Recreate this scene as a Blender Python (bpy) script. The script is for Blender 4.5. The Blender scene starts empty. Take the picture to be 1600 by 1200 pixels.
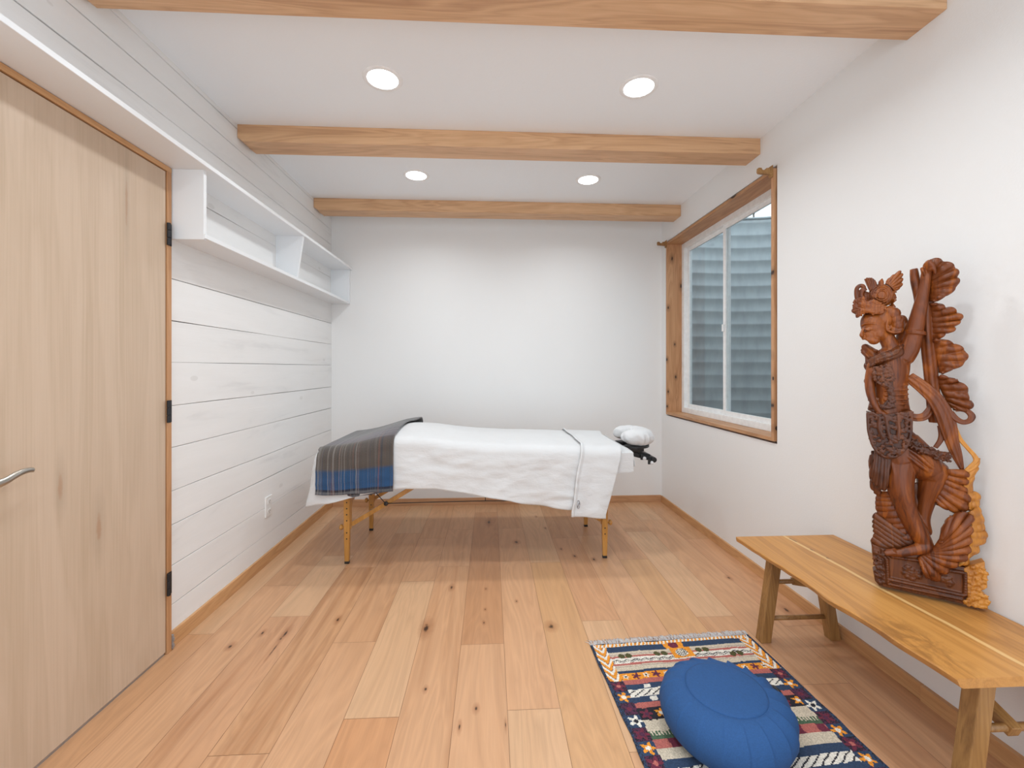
import bpy, bmesh, math, random
from mathutils import Vector, Matrix, noise as mnoise

random.seed(7)
C = bpy.context.scene
COL = C.collection
PI = math.pi

# ------------------------------------------------------------------ helpers
def nz(x, y, z=0.0):
    return mnoise.noise(Vector((x, y, z)))

def lerp(a, b, t):
    return a + (b - a) * t

def clamp(x, a=0.0, b=1.0):
    return max(a, min(b, x))

def sstep(a, b, x):
    t = clamp((x - a) / (b - a))
    return t * t * (3 - 2 * t)

def interp(x, pts):
    if x <= pts[0][0]:
        return pts[0][1]
    for (x0, y0), (x1, y1) in zip(pts, pts[1:]):
        if x <= x1:
            return lerp(y0, y1, (x - x0) / (x1 - x0))
    return pts[-1][1]

def link(name, bm, mats, parent=None, smooth=False, local=False, bevel=0.0, seg=2, angle=None):
    me = bpy.data.meshes.new(name)
    bmesh.ops.recalc_face_normals(bm, faces=bm.faces)
    bm.to_mesh(me)
    bm.free()
    o = bpy.data.objects.new(name, me)
    COL.objects.link(o)
    for m in (mats if isinstance(mats, (list, tuple)) else [mats]):
        me.materials.append(m)
    if smooth:
        for p in me.polygons:
            p.use_smooth = True
    if bevel:
        b = o.modifiers.new('edge', 'BEVEL')
        b.width = bevel
        b.segments = seg
        b.limit_method = 'ANGLE'
        b.angle_limit = math.radians(40)
    if parent is not None:
        o.parent = parent
        if not local:
            # geometry is written in room coordinates
            off = Vector((0, 0, 0))
            p = parent
            mw = Matrix.Identity(4)
            chain = []
            while p is not None:
                chain.append(p)
                p = p.parent
            for q in reversed(chain):
                mw = mw @ q.matrix_parent_inverse @ q.matrix_basis
            o.matrix_parent_inverse = mw.inverted()
    return o

def empty(name, loc=(0, 0, 0), rz=0.0):
    o = bpy.data.objects.new(name, None)
    o.empty_display_size = 0.1
    COL.objects.link(o)
    o.location = loc
    o.rotation_euler = (0, 0, rz)
    return o

def tag(o, label, cat, group=None, kind=None):
    o['label'] = label
    o['category'] = cat
    if group:
        o['group'] = group
    if kind:
        o['kind'] = kind
    return o

def struct(o):
    o['kind'] = 'structure'
    return o

def copy_tree(o, parent=None):
    c = o.copy()
    COL.objects.link(c)
    if parent is not None:
        c.parent = parent
        c.matrix_parent_inverse = o.matrix_parent_inverse.copy()
    for ch in [x for x in bpy.data.objects if x.parent == o]:
        copy_tree(ch, c)
    return c

def box(bm, x0, x1, y0, y1, z0, z1, mi=0):
    v = [bm.verts.new(p) for p in ((x0, y0, z0), (x1, y0, z0), (x1, y1, z0), (x0, y1, z0),
                                   (x0, y0, z1), (x1, y0, z1), (x1, y1, z1), (x0, y1, z1))]
    for f in ((0, 3, 2, 1), (4, 5, 6, 7), (0, 1, 5, 4), (1, 2, 6, 5), (2, 3, 7, 6), (3, 0, 4, 7)):
        fc = bm.faces.new([v[i] for i in f])
        fc.material_index = mi
    return v

def bar(bm, a, b, w, h, up=(0, 0, 1)):
    """square bar from a to b, w across, h along 'up'"""
    a = Vector(a); b = Vector(b)
    d = (b - a).normalized()
    s = d.cross(Vector(up)).normalized()
    u = s.cross(d).normalized()
    vs = []
    for p in (a, b):
        for sx, sy in ((-1, -1), (1, -1), (1, 1), (-1, 1)):
            vs.append(bm.verts.new(p + s * sx * w / 2 + u * sy * h / 2))
    for f in ((3, 2, 1, 0), (4, 5, 6, 7), (0, 1, 5, 4), (1, 2, 6, 5), (2, 3, 7, 6), (3, 0, 4, 7)):
        bm.faces.new([vs[i] for i in f])

def prism(bm, pts, axis, a, b):
    """extrude a polygon; pts are 2-D in the two other axes, in x,y,z order"""
    def p3(p, t):
        return {'x': (t, p[0], p[1]), 'y': (p[0], t, p[1]), 'z': (p[0], p[1], t)}[axis]
    A = [bm.verts.new(p3(p, a)) for p in pts]
    B = [bm.verts.new(p3(p, b)) for p in pts]
    n = len(pts)
    bm.faces.new(A)
    bm.faces.new(list(reversed(B)))
    for i in range(n):
        bm.faces.new([A[i], B[i], B[(i + 1) % n], A[(i + 1) % n]])

def tube(bm, pts, rad, n=10, flat=1.0, up=(0, 1, 0), caps=True):
    """round tube through pts; rad number or list; flat scales the 'up' direction"""
    pts = [Vector(p) for p in pts]
    if not isinstance(rad, (list, tuple)):
        rad = [rad] * len(pts)
    rings = []
    for i, p in enumerate(pts):
        d = (pts[min(i + 1, len(pts) - 1)] - pts[max(i - 1, 0)]).normalized()
        s = d.cross(Vector(up))
        if s.length < 1e-4:
            s = d.cross(Vector((1, 0, 0.01)))
        s.normalize()
        u = s.cross(d).normalized()
        rings.append([bm.verts.new(p + (s * math.cos(2 * PI * k / n) + u * flat * math.sin(2 * PI * k / n)) * rad[i]) for k in range(n)])
    for r0, r1 in zip(rings, rings[1:]):
        for k in range(n):
            bm.faces.new([r0[k], r0[(k + 1) % n], r1[(k + 1) % n], r1[k]])
    if caps:
        bm.faces.new(list(reversed(rings[0])))
        bm.faces.new(rings[-1])

def lathe(bm, prof, c, n=32, axis='z', f=None, closed=True):
    """prof: (r, h) pairs; f(angle, i) scales r"""
    rings = []
    for i, (r, h) in enumerate(prof):
        ring = []
        for k in range(n):
            a = 2 * PI * k / n
            rr = r * (f(a, i) if f else 1.0)
            q = (rr * math.cos(a), rr * math.sin(a), h)
            if axis == 'x':
                q = (h, q[0], q[1])
            elif axis == 'y':
                q = (q[0], h, q[1])
            ring.append(bm.verts.new((c[0] + q[0], c[1] + q[1], c[2] + q[2])))
        rings.append(ring)
    for r0, r1 in zip(rings, rings[1:]):
        for k in range(n):
            bm.faces.new([r0[k], r0[(k + 1) % n], r1[(k + 1) % n], r1[k]])
    if closed:
        bm.faces.new(list(reversed(rings[0])))
        bm.faces.new(rings[-1])

def ball(bm, c, r, sc=(1, 1, 1), sub=2, rot=None):
    m = Matrix.Translation(Vector(c))
    if rot is not None:
        m = m @ rot
    m = m @ Matrix.Diagonal((sc[0], sc[1], sc[2], 1))
    bmesh.ops.create_icosphere(bm, subdivisions=sub, radius=r, matrix=m)

def smooth_pts(pts, n=6):
    """Catmull-Rom through tuples of any length"""
    out = []
    P = [pts[0]] + list(pts) + [pts[-1]]
    for i in range(1, len(P) - 2):
        p0, p1, p2, p3 = P[i - 1], P[i], P[i + 1], P[i + 2]
        for k in range(n):
            t = k / n
            out.append(tuple(0.5 * (2 * b + (c - a) * t + (2 * a - 5 * b + 4 * c - d) * t * t + (3 * b - a - 3 * c + d) * t ** 3)
                             for a, b, c, d in zip(p0, p1, p2, p3)))
    out.append(tuple(pts[-1]))
    return out

# ------------------------------------------------------------------ materials
def new_mat(name):
    m = bpy.data.materials.new(name)
    m.use_nodes = True
    nt = m.node_tree
    b = nt.nodes['Principled BSDF']
    return m, nt, b

def N(nt, t, **kw):
    n = nt.nodes.new(t)
    for k, v in kw.items():
        if k in n.inputs:
            n.inputs[k].default_value = v
        else:
            setattr(n, k, v)
    return n

def mixc(nt, f, a, b, mode='MIX'):
    m = nt.nodes.new('ShaderNodeMix')
    m.data_type = 'RGBA'
    m.blend_type = mode
    for key, val in ((0, f), (6, a), (7, b)):
        if hasattr(val, 'is_linked') or hasattr(val, 'links'):
            nt.links.new(val, m.inputs[key])
        else:
            m.inputs[key].default_value = val if key == 0 else (*val[:3], 1)
    return m.outputs[2]

def math_n(nt, op, a, b=None, c=None):
    m = nt.nodes.new('ShaderNodeMath')
    m.operation = op
    for i, v in enumerate((a, b, c)):
        if v is None:
            continue
        if hasattr(v, 'links'):
            nt.links.new(v, m.inputs[i])
        else:
            m.inputs[i].default_value = v
    return m.outputs[0]

def ramp(nt, fac, stops):
    r = nt.nodes.new('ShaderNodeValToRGB')
    e = r.color_ramp.elements
    while len(e) < len(stops):
        e.new(0.5)
    for el, (p, c) in zip(e, stops):
        el.position = p
        el.color = (*c[:3], 1)
    nt.links.new(fac, r.inputs[0])
    return r.outputs[0]

def coords(nt, scale=(1, 1, 1), loc=(0, 0, 0), rot=(0, 0, 0), out='Object'):
    tc = nt.nodes.new('ShaderNodeTexCoord')
    mp = nt.nodes.new('ShaderNodeMapping')
    mp.inputs['Scale'].default_value = scale
    mp.inputs['Location'].default_value = loc
    mp.inputs['Rotation'].default_value = rot
    nt.links.new(tc.outputs[out], mp.inputs[0])
    return mp.outputs[0]

def noise_tex(nt, vec, scale, detail=4, rough=0.55, dist=0.0):
    n = nt.nodes.new('ShaderNodeTexNoise')
    n.inputs['Scale'].default_value = scale
    n.inputs['Detail'].default_value = detail
    n.inputs['Roughness'].default_value = rough
    n.inputs['Distortion'].default_value = dist
    nt.links.new(vec, n.inputs['Vector'])
    return n.outputs['Fac']

def bump(nt, b, h, strength=0.3, dist=0.002):
    n = nt.nodes.new('ShaderNodeBump')
    n.inputs['Strength'].default_value = strength
    n.inputs['Distance'].default_value = dist
    nt.links.new(h, n.inputs['Height'])
    nt.links.new(n.outputs[0], b.inputs['Normal'])

def plain(name, col, rough=0.5, metal=0.0, nscale=0, var=0.06, bmp=0.0):
    m, nt, b = new_mat(name)
    b.inputs['Roughness'].default_value = rough
    b.inputs['Metallic'].default_value = metal
    v = coords(nt)
    f = noise_tex(nt, v, nscale or 30.0)
    c = ramp(nt, f, [(0.3, tuple(x * (1 - var) for x in col)), (0.7, tuple(min(1, x * (1 + var)) for x in col))])
    nt.links.new(c, b.inputs['Base Color'])
    if bmp:
        bump(nt, b, f, bmp, 0.002)
    return m

def wood(name, dark, mid, light, axis='x', scale=1.0, rough=0.45, contrast=1.0, knots=0.0, seed=0.0, coat=0.0, marks=None, mark_col=(0.03, 0.012, 0.006), mark_axes=(0, 2), mark_soft=1.0):
    """long grain along axis: cathedral waves, fine fibres and optional knots"""
    m, nt, b = new_mat(name)
    b.inputs['Roughness'].default_value = rough
    b.inputs['Coat Weight'].default_value = coat
    L, S = 0.9 * scale, 9.0 * scale
    sc = {'x': (L, S, S), 'y': (S, L, S), 'z': (S, S, L)}[axis]
    v = coords(nt, sc, (seed, seed * 0.7, seed * 1.3))
    big = noise_tex(nt, v, 1.0, 3, 0.5, 0.6)
    rings = math_n(nt, 'FRACT', math_n(nt, 'MULTIPLY', big, 9.0))
    rings = math_n(nt, 'ABSOLUTE', math_n(nt, 'SUBTRACT', rings, 0.5))
    F = 220.0 * scale
    sf = {'x': (4 * scale, F, F), 'y': (F, 4 * scale, F), 'z': (F, F, 4 * scale)}[axis]
    fine = noise_tex(nt, coords(nt, sf), 1.0, 2, 0.5)
    t = math_n(nt, 'ADD', math_n(nt, 'MULTIPLY', big, 0.55), math_n(nt, 'MULTIPLY', rings, 0.35 * contrast))
    t = math_n(nt, 'ADD', t, math_n(nt, 'MULTIPLY', fine, 0.25))
    c = ramp(nt, t, [(0.28, dark), (0.5, mid), (0.72, light)])
    if knots:
        vo = nt.nodes.new('ShaderNodeTexVoronoi')
        vo.inputs['Scale'].default_value = 1.0
        ks = {'x': (5, 9, 9), 'y': (9, 5, 9), 'z': (9, 9, 6)}[axis]
        nt.links.new(coords(nt, tuple(k * knots for k in ks), (0.3 + seed, 0.1, 0.2)), vo.inputs['Vector'])
        k = math_n(nt, 'LESS_THAN', vo.outputs['Distance'], 0.12)
        rndm = nt.nodes.new('ShaderNodeSeparateColor')
        nt.links.new(vo.outputs['Color'], rndm.inputs[0])
        k = math_n(nt, 'MULTIPLY', k, math_n(nt, 'GREATER_THAN', rndm.outputs[0], 0.45))
        halo = math_n(nt, 'MULTIPLY', math_n(nt, 'SUBTRACT', 1.0, math_n(nt, 'MINIMUM', math_n(nt, 'MULTIPLY', vo.outputs['Distance'], 3.0), 1.0)),
                      math_n(nt, 'GREATER_THAN', rndm.outputs[0], 0.45))
        c = mixc(nt, math_n(nt, 'MULTIPLY', halo, 0.6), c, tuple(x * 0.55 for x in dark))
        c = mixc(nt, k, c, (0.03, 0.012, 0.006))
    if marks:
        sp = nt.nodes.new('ShaderNodeSeparateXYZ')
        nt.links.new(coords(nt), sp.inputs[0])
        dm = None
        for (ka, kb, ra, rb) in marks:
            da = math_n(nt, 'MULTIPLY', math_n(nt, 'SUBTRACT', sp.outputs[mark_axes[0]], ka), 1.0 / ra)
            db = math_n(nt, 'MULTIPLY', math_n(nt, 'SUBTRACT', sp.outputs[mark_axes[1]], kb), 1.0 / rb)
            d = math_n(nt, 'SQRT', math_n(nt, 'ADD', math_n(nt, 'MULTIPLY', da, da), math_n(nt, 'MULTIPLY', db, db)))
            dm = d if dm is None else math_n(nt, 'MINIMUM', dm, d)
        dm = math_n(nt, 'ADD', dm, math_n(nt, 'MULTIPLY', math_n(nt, 'SUBTRACT', noise_tex(nt, coords(nt, (40, 40, 40)), 1.0, 2), .5), .8))
        hz = ramp(nt, math_n(nt, 'MULTIPLY', dm, .3), [(.2, (.7 * mark_soft,) * 3), (.8, (0, 0, 0))])
        c = mixc(nt, hz, c, tuple(x * .6 for x in dark))
        c = mixc(nt, ramp(nt, dm, [(.4, (.95 * mark_soft,) * 3), (.9, (0, 0, 0))]), c, mark_col)
    nt.links.new(c, b.inputs['Base Color'])
    bump(nt, b, fine, 0.12, 0.001)
    return m

def paint(name, col, rough=0.55, scale=140.0, strength=0.12):
    m, nt, b = new_mat(name)
    b.inputs['Roughness'].default_value = rough
    v = coords(nt)
    f = noise_tex(nt, v, scale, 3, 0.5)
    f2 = noise_tex(nt, v, 1.5, 2, 0.5)
    c = ramp(nt, f2, [(0.3, tuple(x * 0.985 for x in col)), (0.7, col)])
    nt.links.new(c, b.inputs['Base Color'])
    bump(nt, b, f, strength, 0.003)
    return m

M = {}
M['wall'] = paint('white_wall_paint', (0.80, 0.80, 0.795))
M['ceil'] = paint('white_ceiling_paint', (0.85, 0.875, 0.90), 0.7, 90.0, 0.2)
M['shelf'] = paint('white_shelf_paint', (0.80, 0.82, 0.84), 0.4, 60.0, 0.05)
M['plastic_white'] = plain('white_plastic', (0.8, 0.8, 0.79), 0.35)
M['vinyl'] = plain('white_vinyl', (0.82, 0.83, 0.83), 0.35)
M['dark'] = plain('black_plastic', (0.012, 0.012, 0.013), 0.4)
M['hinge'] = plain('black_iron', (0.03, 0.03, 0.033), 0.45, 0.6)
M['nickel'] = plain('brushed_nickel', (0.55, 0.52, 0.47), 0.3, 1.0)
M['grey_metal'] = plain('dull_grey_metal', (0.42, 0.42, 0.44), 0.45, 0.7)
M['clip'] = plain('pale_clip_plastic', (0.75, 0.76, 0.78), 0.25)
M['cable'] = plain('black_cable', (0.015, 0.015, 0.018), 0.5)
M['ring'] = plain('lamp_trim_white', (0.85, 0.85, 0.85), 0.4)
M['beam'] = wood('maple_beam_wood', (0.45, 0.245, 0.125), (0.62, 0.37, 0.20), (0.72, 0.455, 0.26), 'x', 1.2, 0.42, 1.0, 0, 2.0)
M['base_y'] = wood('baseboard_wood_long', (0.44, 0.22, 0.09), (0.58, 0.32, 0.145), (0.68, 0.40, 0.20), 'y', 1.3, 0.45, 0.8, 0, 5.0)
M['base_x'] = wood('baseboard_wood_back', (0.44, 0.23, 0.11), (0.56, 0.31, 0.16), (0.66, 0.39, 0.21), 'x', 1.3, 0.45, 0.8, 0, 8.0)
M['door'] = wood('birch_door_veneer', (0.50, 0.375, 0.265), (0.585, 0.45, 0.335), (0.63, 0.50, 0.385), 'z', 0.75, 0.4, 0.55, 0, 1.0, marks=[(1.643, 1.76, .007, .11), (1.532, .63, .012, .06), (1.40, .80, .010, .05)], mark_col=(.40, .20, .10), mark_axes=(1, 2), mark_soft=.45)
M['jamb'] = wood('door_jamb_wood', (0.36, 0.17, 0.07), (0.50, 0.26, 0.12), (0.58, 0.33, 0.17), 'z', 1.2, 0.45, 0.7, 0, 4.0)
M['cedar'] = wood('knotty_cedar_upright', (0.36, 0.17, 0.075), (0.50, 0.26, 0.125), (0.60, 0.34, 0.18), 'z', 1.3, 0.45, 1.0, 1.35, 3.2, marks=[(1.53, 2.087, .010, .022), (1.607, 1.856, .010, .024), (1.497, 1.672, .009, .016), (1.554, 1.365, .008, .014), (1.487, 1.235, .008, .016), (1.562, 1.09, .009, .016), (1.497, .966, .007, .014), (1.49, .842, .007, .013)])
M['cedar_y'] = wood('knotty_cedar_long', (0.33, 0.155, 0.065), (0.47, 0.245, 0.115), (0.57, 0.32, 0.165), 'y', 1.3, 0.45, 1.0, 0.7, 6.0)
M['leg'] = wood('varnished_beech', (0.36, 0.16, 0.03), (0.50, 0.24, 0.052), (0.59, 0.31, 0.085), 'z', 2.0, 0.3, 0.7, 0, 9.0, 0.4)
M['leg_dk'] = wood('varnished_plywood', (0.30, 0.13, 0.025), (0.42, 0.19, 0.035), (0.52, 0.25, 0.06), 'x', 2.0, 0.3, 0.7, 0, 9.5, 0.4)
M['bench_leg'] = wood('oiled_oak_legs', (0.20, 0.095, 0.03), (0.33, 0.17, 0.055), (0.44, 0.24, 0.085), 'z', 2.0, 0.42, 0.9, 0, 12.0)
M['bench_bar'] = wood('oiled_oak_rails', (0.20, 0.095, 0.03), (0.33, 0.17, 0.055), (0.44, 0.24, 0.085), 'y', 2.0, 0.42, 0.9, 0, 12.0)

def plank_paint():
    m, nt, b = new_mat('whitewashed_planks')
    b.inputs['Roughness'].default_value = 0.55
    v = coords(nt, (6, 0.9, 7))
    f = noise_tex(nt, v, 1.6, 5, 0.6, 0.5)
    c = ramp(nt, f, [(0.25, (0.70, 0.70, 0.70)), (0.42, (0.80, 0.80, 0.795)), (0.75, (0.835, 0.835, 0.83))])
    # a few faint knots bleeding through the paint
    vo = nt.nodes.new('ShaderNodeTexVoronoi')
    nt.links.new(coords(nt, (3, 2.2, 4.5)), vo.inputs['Vector'])
    vo.inputs['Scale'].default_value = 1.0
    k = math_n(nt, 'LESS_THAN', vo.outputs['Distance'], 0.055)
    c = mixc(nt, math_n(nt, 'MULTIPLY', k, 0.22), c, (0.45, 0.43, 0.41))
    nt.links.new(c, b.inputs['Base Color'])
    fine = noise_tex(nt, coords(nt, (60, 3, 90)), 1.0, 3)
    bump(nt, b, math_n(nt, 'ADD', fine, f), 0.25, 0.0015)
    return m
M['plank'] = plank_paint()
M['gap'] = plain('plank_gap_shadow_board', (0.10, 0.10, 0.10), 0.8)

def emit(name, col, s):
    m, nt, b = new_mat(name)
    b.inputs['Base Color'].default_value = (*col, 1)
    b.inputs['Emission Color'].default_value = (*col, 1)
    b.inputs['Emission Strength'].default_value = s
    return m
LAMP = 9.0
M['lens'] = emit('lit_lamp_lens', (0.93, 0.975, 1.0), LAMP)

def glass():
    m = bpy.data.materials.new('window_glass')
    m.use_nodes = True
    nt = m.node_tree
    nt.nodes.clear()
    o = nt.nodes.new('ShaderNodeOutputMaterial')
    t = nt.nodes.new('ShaderNodeBsdfTransparent')
    t.inputs[0].default_value = (0.89, 0.925, 0.935, 1)
    g = nt.nodes.new('ShaderNodeBsdfGlossy')
    g.inputs['Roughness'].default_value = 0.02
    lw = nt.nodes.new('ShaderNodeLayerWeight')
    lw.inputs[0].default_value = 0.5
    fr = math_n(nt, 'ADD', math_n(nt, 'MULTIPLY', math_n(nt, 'POWER', lw.outputs['Facing'], 5.0), 0.9), 0.035)
    mx = nt.nodes.new('ShaderNodeMixShader')
    nt.links.new(fr, mx.inputs[0])
    nt.links.new(t.outputs[0], mx.inputs[1])
    nt.links.new(g.outputs[0], mx.inputs[2])
    nt.links.new(mx.outputs[0], o.inputs[0])
    return m
M['glass'] = glass()

def galvanised():
    m, nt, b = new_mat('galvanised_steel')
    v = coords(nt, (8, 8, 3))
    f = noise_tex(nt, v, 1.5, 5, 0.6)
    c = ramp(nt, f, [(0.3, (0.33, 0.36, 0.37)), (0.6, (0.42, 0.455, 0.465)), (0.8, (0.38, 0.395, 0.39))])
    nt.links.new(c, b.inputs['Base Color'])
    b.inputs['Metallic'].default_value = 0.25
    b.inputs['Roughness'].default_value = 0.5
    return m
M['galv'] = galvanised()

def cloth(name, col, rough=0.9, weave=900.0, wr=0.25):
    m, nt, b = new_mat(name)
    b.inputs['Roughness'].default_value = rough
    b.inputs['Sheen Weight'].default_value = 0.15
    v = coords(nt)
    f = noise_tex(nt, v, 9.0, 3, 0.5)
    c = ramp(nt, f, [(0.3, tuple(x * 0.97 for x in col)), (0.7, col)])
    nt.links.new(c, b.inputs['Base Color'])
    w = noise_tex(nt, v, weave, 1)
    cr = noise_tex(nt, coords(nt, (7, 7, 16)), 1.6, 4, 0.6, 0.4)
    bump(nt, b, math_n(nt, 'ADD', math_n(nt, 'MULTIPLY', w, 0.05), math_n(nt, 'MULTIPLY', cr, 1.0)), wr, 0.012)
    return m
M['sheet'] = cloth('white_cotton', (0.66, 0.665, 0.67), wr=.4)
M['cover'] = cloth('white_cover_cotton', (0.68, 0.685, 0.69), wr=0.5)
M['pad'] = cloth('cream_vinyl_pad', (0.6, 0.57, 0.5), 0.5)
M['fringe'] = cloth('white_fringe_cotton', (0.62, 0.60, 0.60))

def blue_canvas():
    m, nt, b = new_mat('blue_cotton_canvas')
    b.inputs['Roughness'].default_value = 0.85
    v = coords(nt)
    w1 = noise_tex(nt, coords(nt, (900, 90, 300)), 1.0, 2)
    w2 = noise_tex(nt, coords(nt, (90, 900, 300)), 1.0, 2)
    f = math_n(nt, 'MULTIPLY', math_n(nt, 'ADD', w1, w2), 0.5)
    c = ramp(nt, f, [(0.3, (0.012, 0.060, 0.180)), (0.7, (0.020, 0.090, 0.262))])
    nt.links.new(c, b.inputs['Base Color'])
    bump(nt, b, f, 0.15, 0.001)
    return m
M['blue'] = blue_canvas()

# floor: each plank carries its own wood colour and a grain seed
def floor_mat():
    m, nt, b = new_mat('maple_floor_planks')
    b.inputs['Roughness'].default_value = 0.36
    b.inputs['Specular IOR Level'].default_value = 0.35
    at = N(nt, 'ShaderNodeAttribute', attribute_name='plank_tone')
    sd = N(nt, 'ShaderNodeAttribute', attribute_name='plank_seed')
    tc = nt.nodes.new('ShaderNodeTexCoord')
    ad = N(nt, 'ShaderNodeVectorMath', operation='ADD')
    nt.links.new(tc.outputs['Object'], ad.inputs[0])
    nt.links.new(sd.outputs['Color'], ad.inputs[1])
    def sc(s):
        mp = nt.nodes.new('ShaderNodeMapping')
        mp.inputs['Scale'].default_value = s
        nt.links.new(ad.outputs[0], mp.inputs[0])
        return mp.outputs[0]
    big = noise_tex(nt, sc((7, 0.9, 1)), 1.0, 3, 0.5, 0.8)
    st = noise_tex(nt, sc((22, 0.8, 1)), 1.0, 3, 0.55, 0.5)
    fine = noise_tex(nt, sc((260, 5, 1)), 1.0, 2)
    rings = math_n(nt, 'ABSOLUTE', math_n(nt, 'SUBTRACT', math_n(nt, 'FRACT', math_n(nt, 'MULTIPLY', big, 10.0)), 0.5))
    sep = nt.nodes.new('ShaderNodeSeparateColor')
    nt.links.new(sd.outputs['Color'], sep.inputs[0])
    strk = at.outputs['Alpha']
    k = math_n(nt, 'ADD', math_n(nt, 'MULTIPLY', rings, 0.22), math_n(nt, 'MULTIPLY', fine, 0.16))
    k = math_n(nt, 'ADD', k, 0.83)
    comb = N(nt, 'ShaderNodeCombineColor')
    for i in range(3):
        nt.links.new(k, comb.inputs[i])
    c = mixc(nt, 1.0, at.outputs['Color'], comb.outputs[0], 'MULTIPLY')
    # warm heartwood streaks, strong only in some planks
    s1 = ramp(nt, st, [(0.47, (0, 0, 0)), (0.66, (1, 1, 1))])
    s1 = math_n(nt, 'MULTIPLY', s1, strk)
    c = mixc(nt, s1, c, mixc(nt, 1.0, c, (0.60, 0.46, 0.34), 'MULTIPLY'))
    s2 = ramp(nt, st, [(0.30, (1, 1, 1)), (0.44, (0, 0, 0))])
    c = mixc(nt, math_n(nt, 'MULTIPLY', s2, 0.30), c, mixc(nt, 1.0, c, (1.10, 1.12, 1.16), 'MULTIPLY'))
    # individual knots
    KN = [(-1.086, 1.878, .012, .02), (-1.0, 1.966, .008, .02), (-.897, 1.956, .010, .042), (-.9, 1.92, .007, .014), (-.895, 1.84, .0035, .075),
          (-.705, 2.053, .010, .024), (-.287, 1.965, .020, .05), (-.234, 1.592, .007, .014), (-.205, 2.323, .011, .026), (-.0236, 2.30, .006, .012),
          (-.0247, 2.105, .006, .011), (-.029, 1.994, .006, .012), (.131, 2.17, .006, .012), (.274, 1.952, .019, .027), (.175, 2.907, .018, .026),
          (.522, 2.672, .011, .022), (.63, 2.62, .013, .022), (.456, 2.78, .008, .018), (-.01, 3.292, .016, .06), (1.323, 2.352, .012, .02),
          (1.425, 2.03, .014, .03), (-.048, 1.493, .008, .016), (.40, 3.15, .008, .02), (.36, 3.4, .008, .018), (-.1, 1.42, .005, .02), (.05, 1.42, .003, .02)]
    sp = nt.nodes.new('ShaderNodeSeparateXYZ')
    nt.links.new(tc.outputs['Object'], sp.inputs[0])
    wob = noise_tex(nt, coords(nt, (60, 40, 1)), 1.0, 2)
    wob = math_n(nt, 'MULTIPLY', math_n(nt, 'SUBTRACT', wob, 0.5), 0.9)
    mask = halo = None
    for (kx, ky, rx, ry) in KN:
        dx = math_n(nt, 'MULTIPLY', math_n(nt, 'SUBTRACT', sp.outputs[0], kx), 1.0 / rx)
        dy = math_n(nt, 'MULTIPLY', math_n(nt, 'SUBTRACT', sp.outputs[1], ky), 1.0 / ry)
        d = math_n(nt, 'SQRT', math_n(nt, 'ADD', math_n(nt, 'MULTIPLY', dx, dx), math_n(nt, 'MULTIPLY', dy, dy)))
        mask = d if mask is None else math_n(nt, 'MINIMUM', mask, d)
    dd = math_n(nt, 'ADD', mask, wob)
    hal = ramp(nt, dd, [(0.5, (1, 1, 1)), (1.0, (0, 0, 0))])
    hal.node.color_ramp.elements[1].position = 1.0
    dsc = math_n(nt, 'MULTIPLY', dd, 0.3)
    hal = ramp(nt, dsc, [(0.15, (0.6, 0.6, 0.6)), (0.6, (0, 0, 0))])
    c = mixc(nt, hal, c, mixc(nt, 1.0, c, (0.55, 0.40, 0.30), 'MULTIPLY'))
    core = ramp(nt, dd, [(0.25, (0.92, 0.92, 0.92)), (0.65, (0, 0, 0))])
    c = mixc(nt, core, c, (0.035, 0.018, 0.012))
    nt.links.new(c, b.inputs['Base Color'])
    bump(nt, b, math_n(nt, 'ADD', fine, rings), 0.05, 0.001)
    return m
M['floor'] = floor_mat()

# ------------------------------------------------------------------ the room
XL, YB, H = -1.332, 3.73, 2.45
Y0 = -0.75
def XR(y):                       # the right wall is very slightly out of square
    return 1.496 + (3.73 - y) * 0.0105

# floor planks
W_P = 0.1812
PX0 = -1.3915
CREAM, PEACH, TAN, MID, ORNG, BRN, YEL, ROSE = ((.74, .52, .32), (.665, .405, .235), (.58, .335, .175), (.63, .375, .21),
                                           (.57, .265, .11), (.44, .22, .105), (.66, .405, .19), (.61, .345, .195))
PL = {  # column: list of (y end, tone, streak)
    0: [(0.9, MID, .3), (1.97, TAN, .2), (4, CREAM, .1)],
    1: [(1.2, MID, .4), (2.39, PEACH, .35), (4, MID, .3)],
    2: [(0.9, PEACH, .4), (2.09, ROSE, .9), (2.75, CREAM, .15), (4, TAN, .3)],
    3: [(1.35, MID, .7), (2.58, TAN, 1.0), (4, MID, .35)],
    4: [(0.8, MID, .4), (1.88, PEACH, .25), (3.1, MID, .6), (4, CREAM, .2)],
    5: [(1.47, ORNG, .3), (2.4, CREAM, .12), (3.0, PEACH, .2), (4, MID, .3)],
    6: [(1.1, PEACH, .3), (2.57, MID, .55), (3.15, PEACH, .35), (4, PEACH, .3)],
    7: [(1.84, PEACH, .25), (3.52, BRN, .35), (4, PEACH, .2)],
    8: [(1.48, CREAM, .1), (3.16, PEACH, .15), (4, MID, .3)],
    9: [(1.0, MID, .3), (2.595, YEL, .15), (4, CREAM, .15)],
    10: [(1.3, PEACH, .3), (1.985, CREAM, .2), (2.96, ROSE, .25), (4, TAN, .35)],
    11: [(1.6, PEACH, .3), (3.0, PEACH, .12), (4, ROSE, .2)],
    12: [(1.5, MID, .3), (2.61, YEL, .15), (4, ROSE, .2)],
    13: [(1.99, TAN, .5), (3.05, CREAM, .12), (4, MID, .2)],
    14: [(1.545, ROSE, .5), (3.28, MID, .3), (4, CREAM, .25)],
    15: [(1.9, MID, .5), (2.9, ROSE, .4), (4, TAN, .3)],
    16: [(2.2, MID, .4), (4, TAN, .3)],
}
bm = bmesh.new()
lc = bm.loops.layers.float_color.new('plank_tone')
ls = bm.loops.layers.float_color.new('plank_seed')
GAPC = 0.0006
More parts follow.
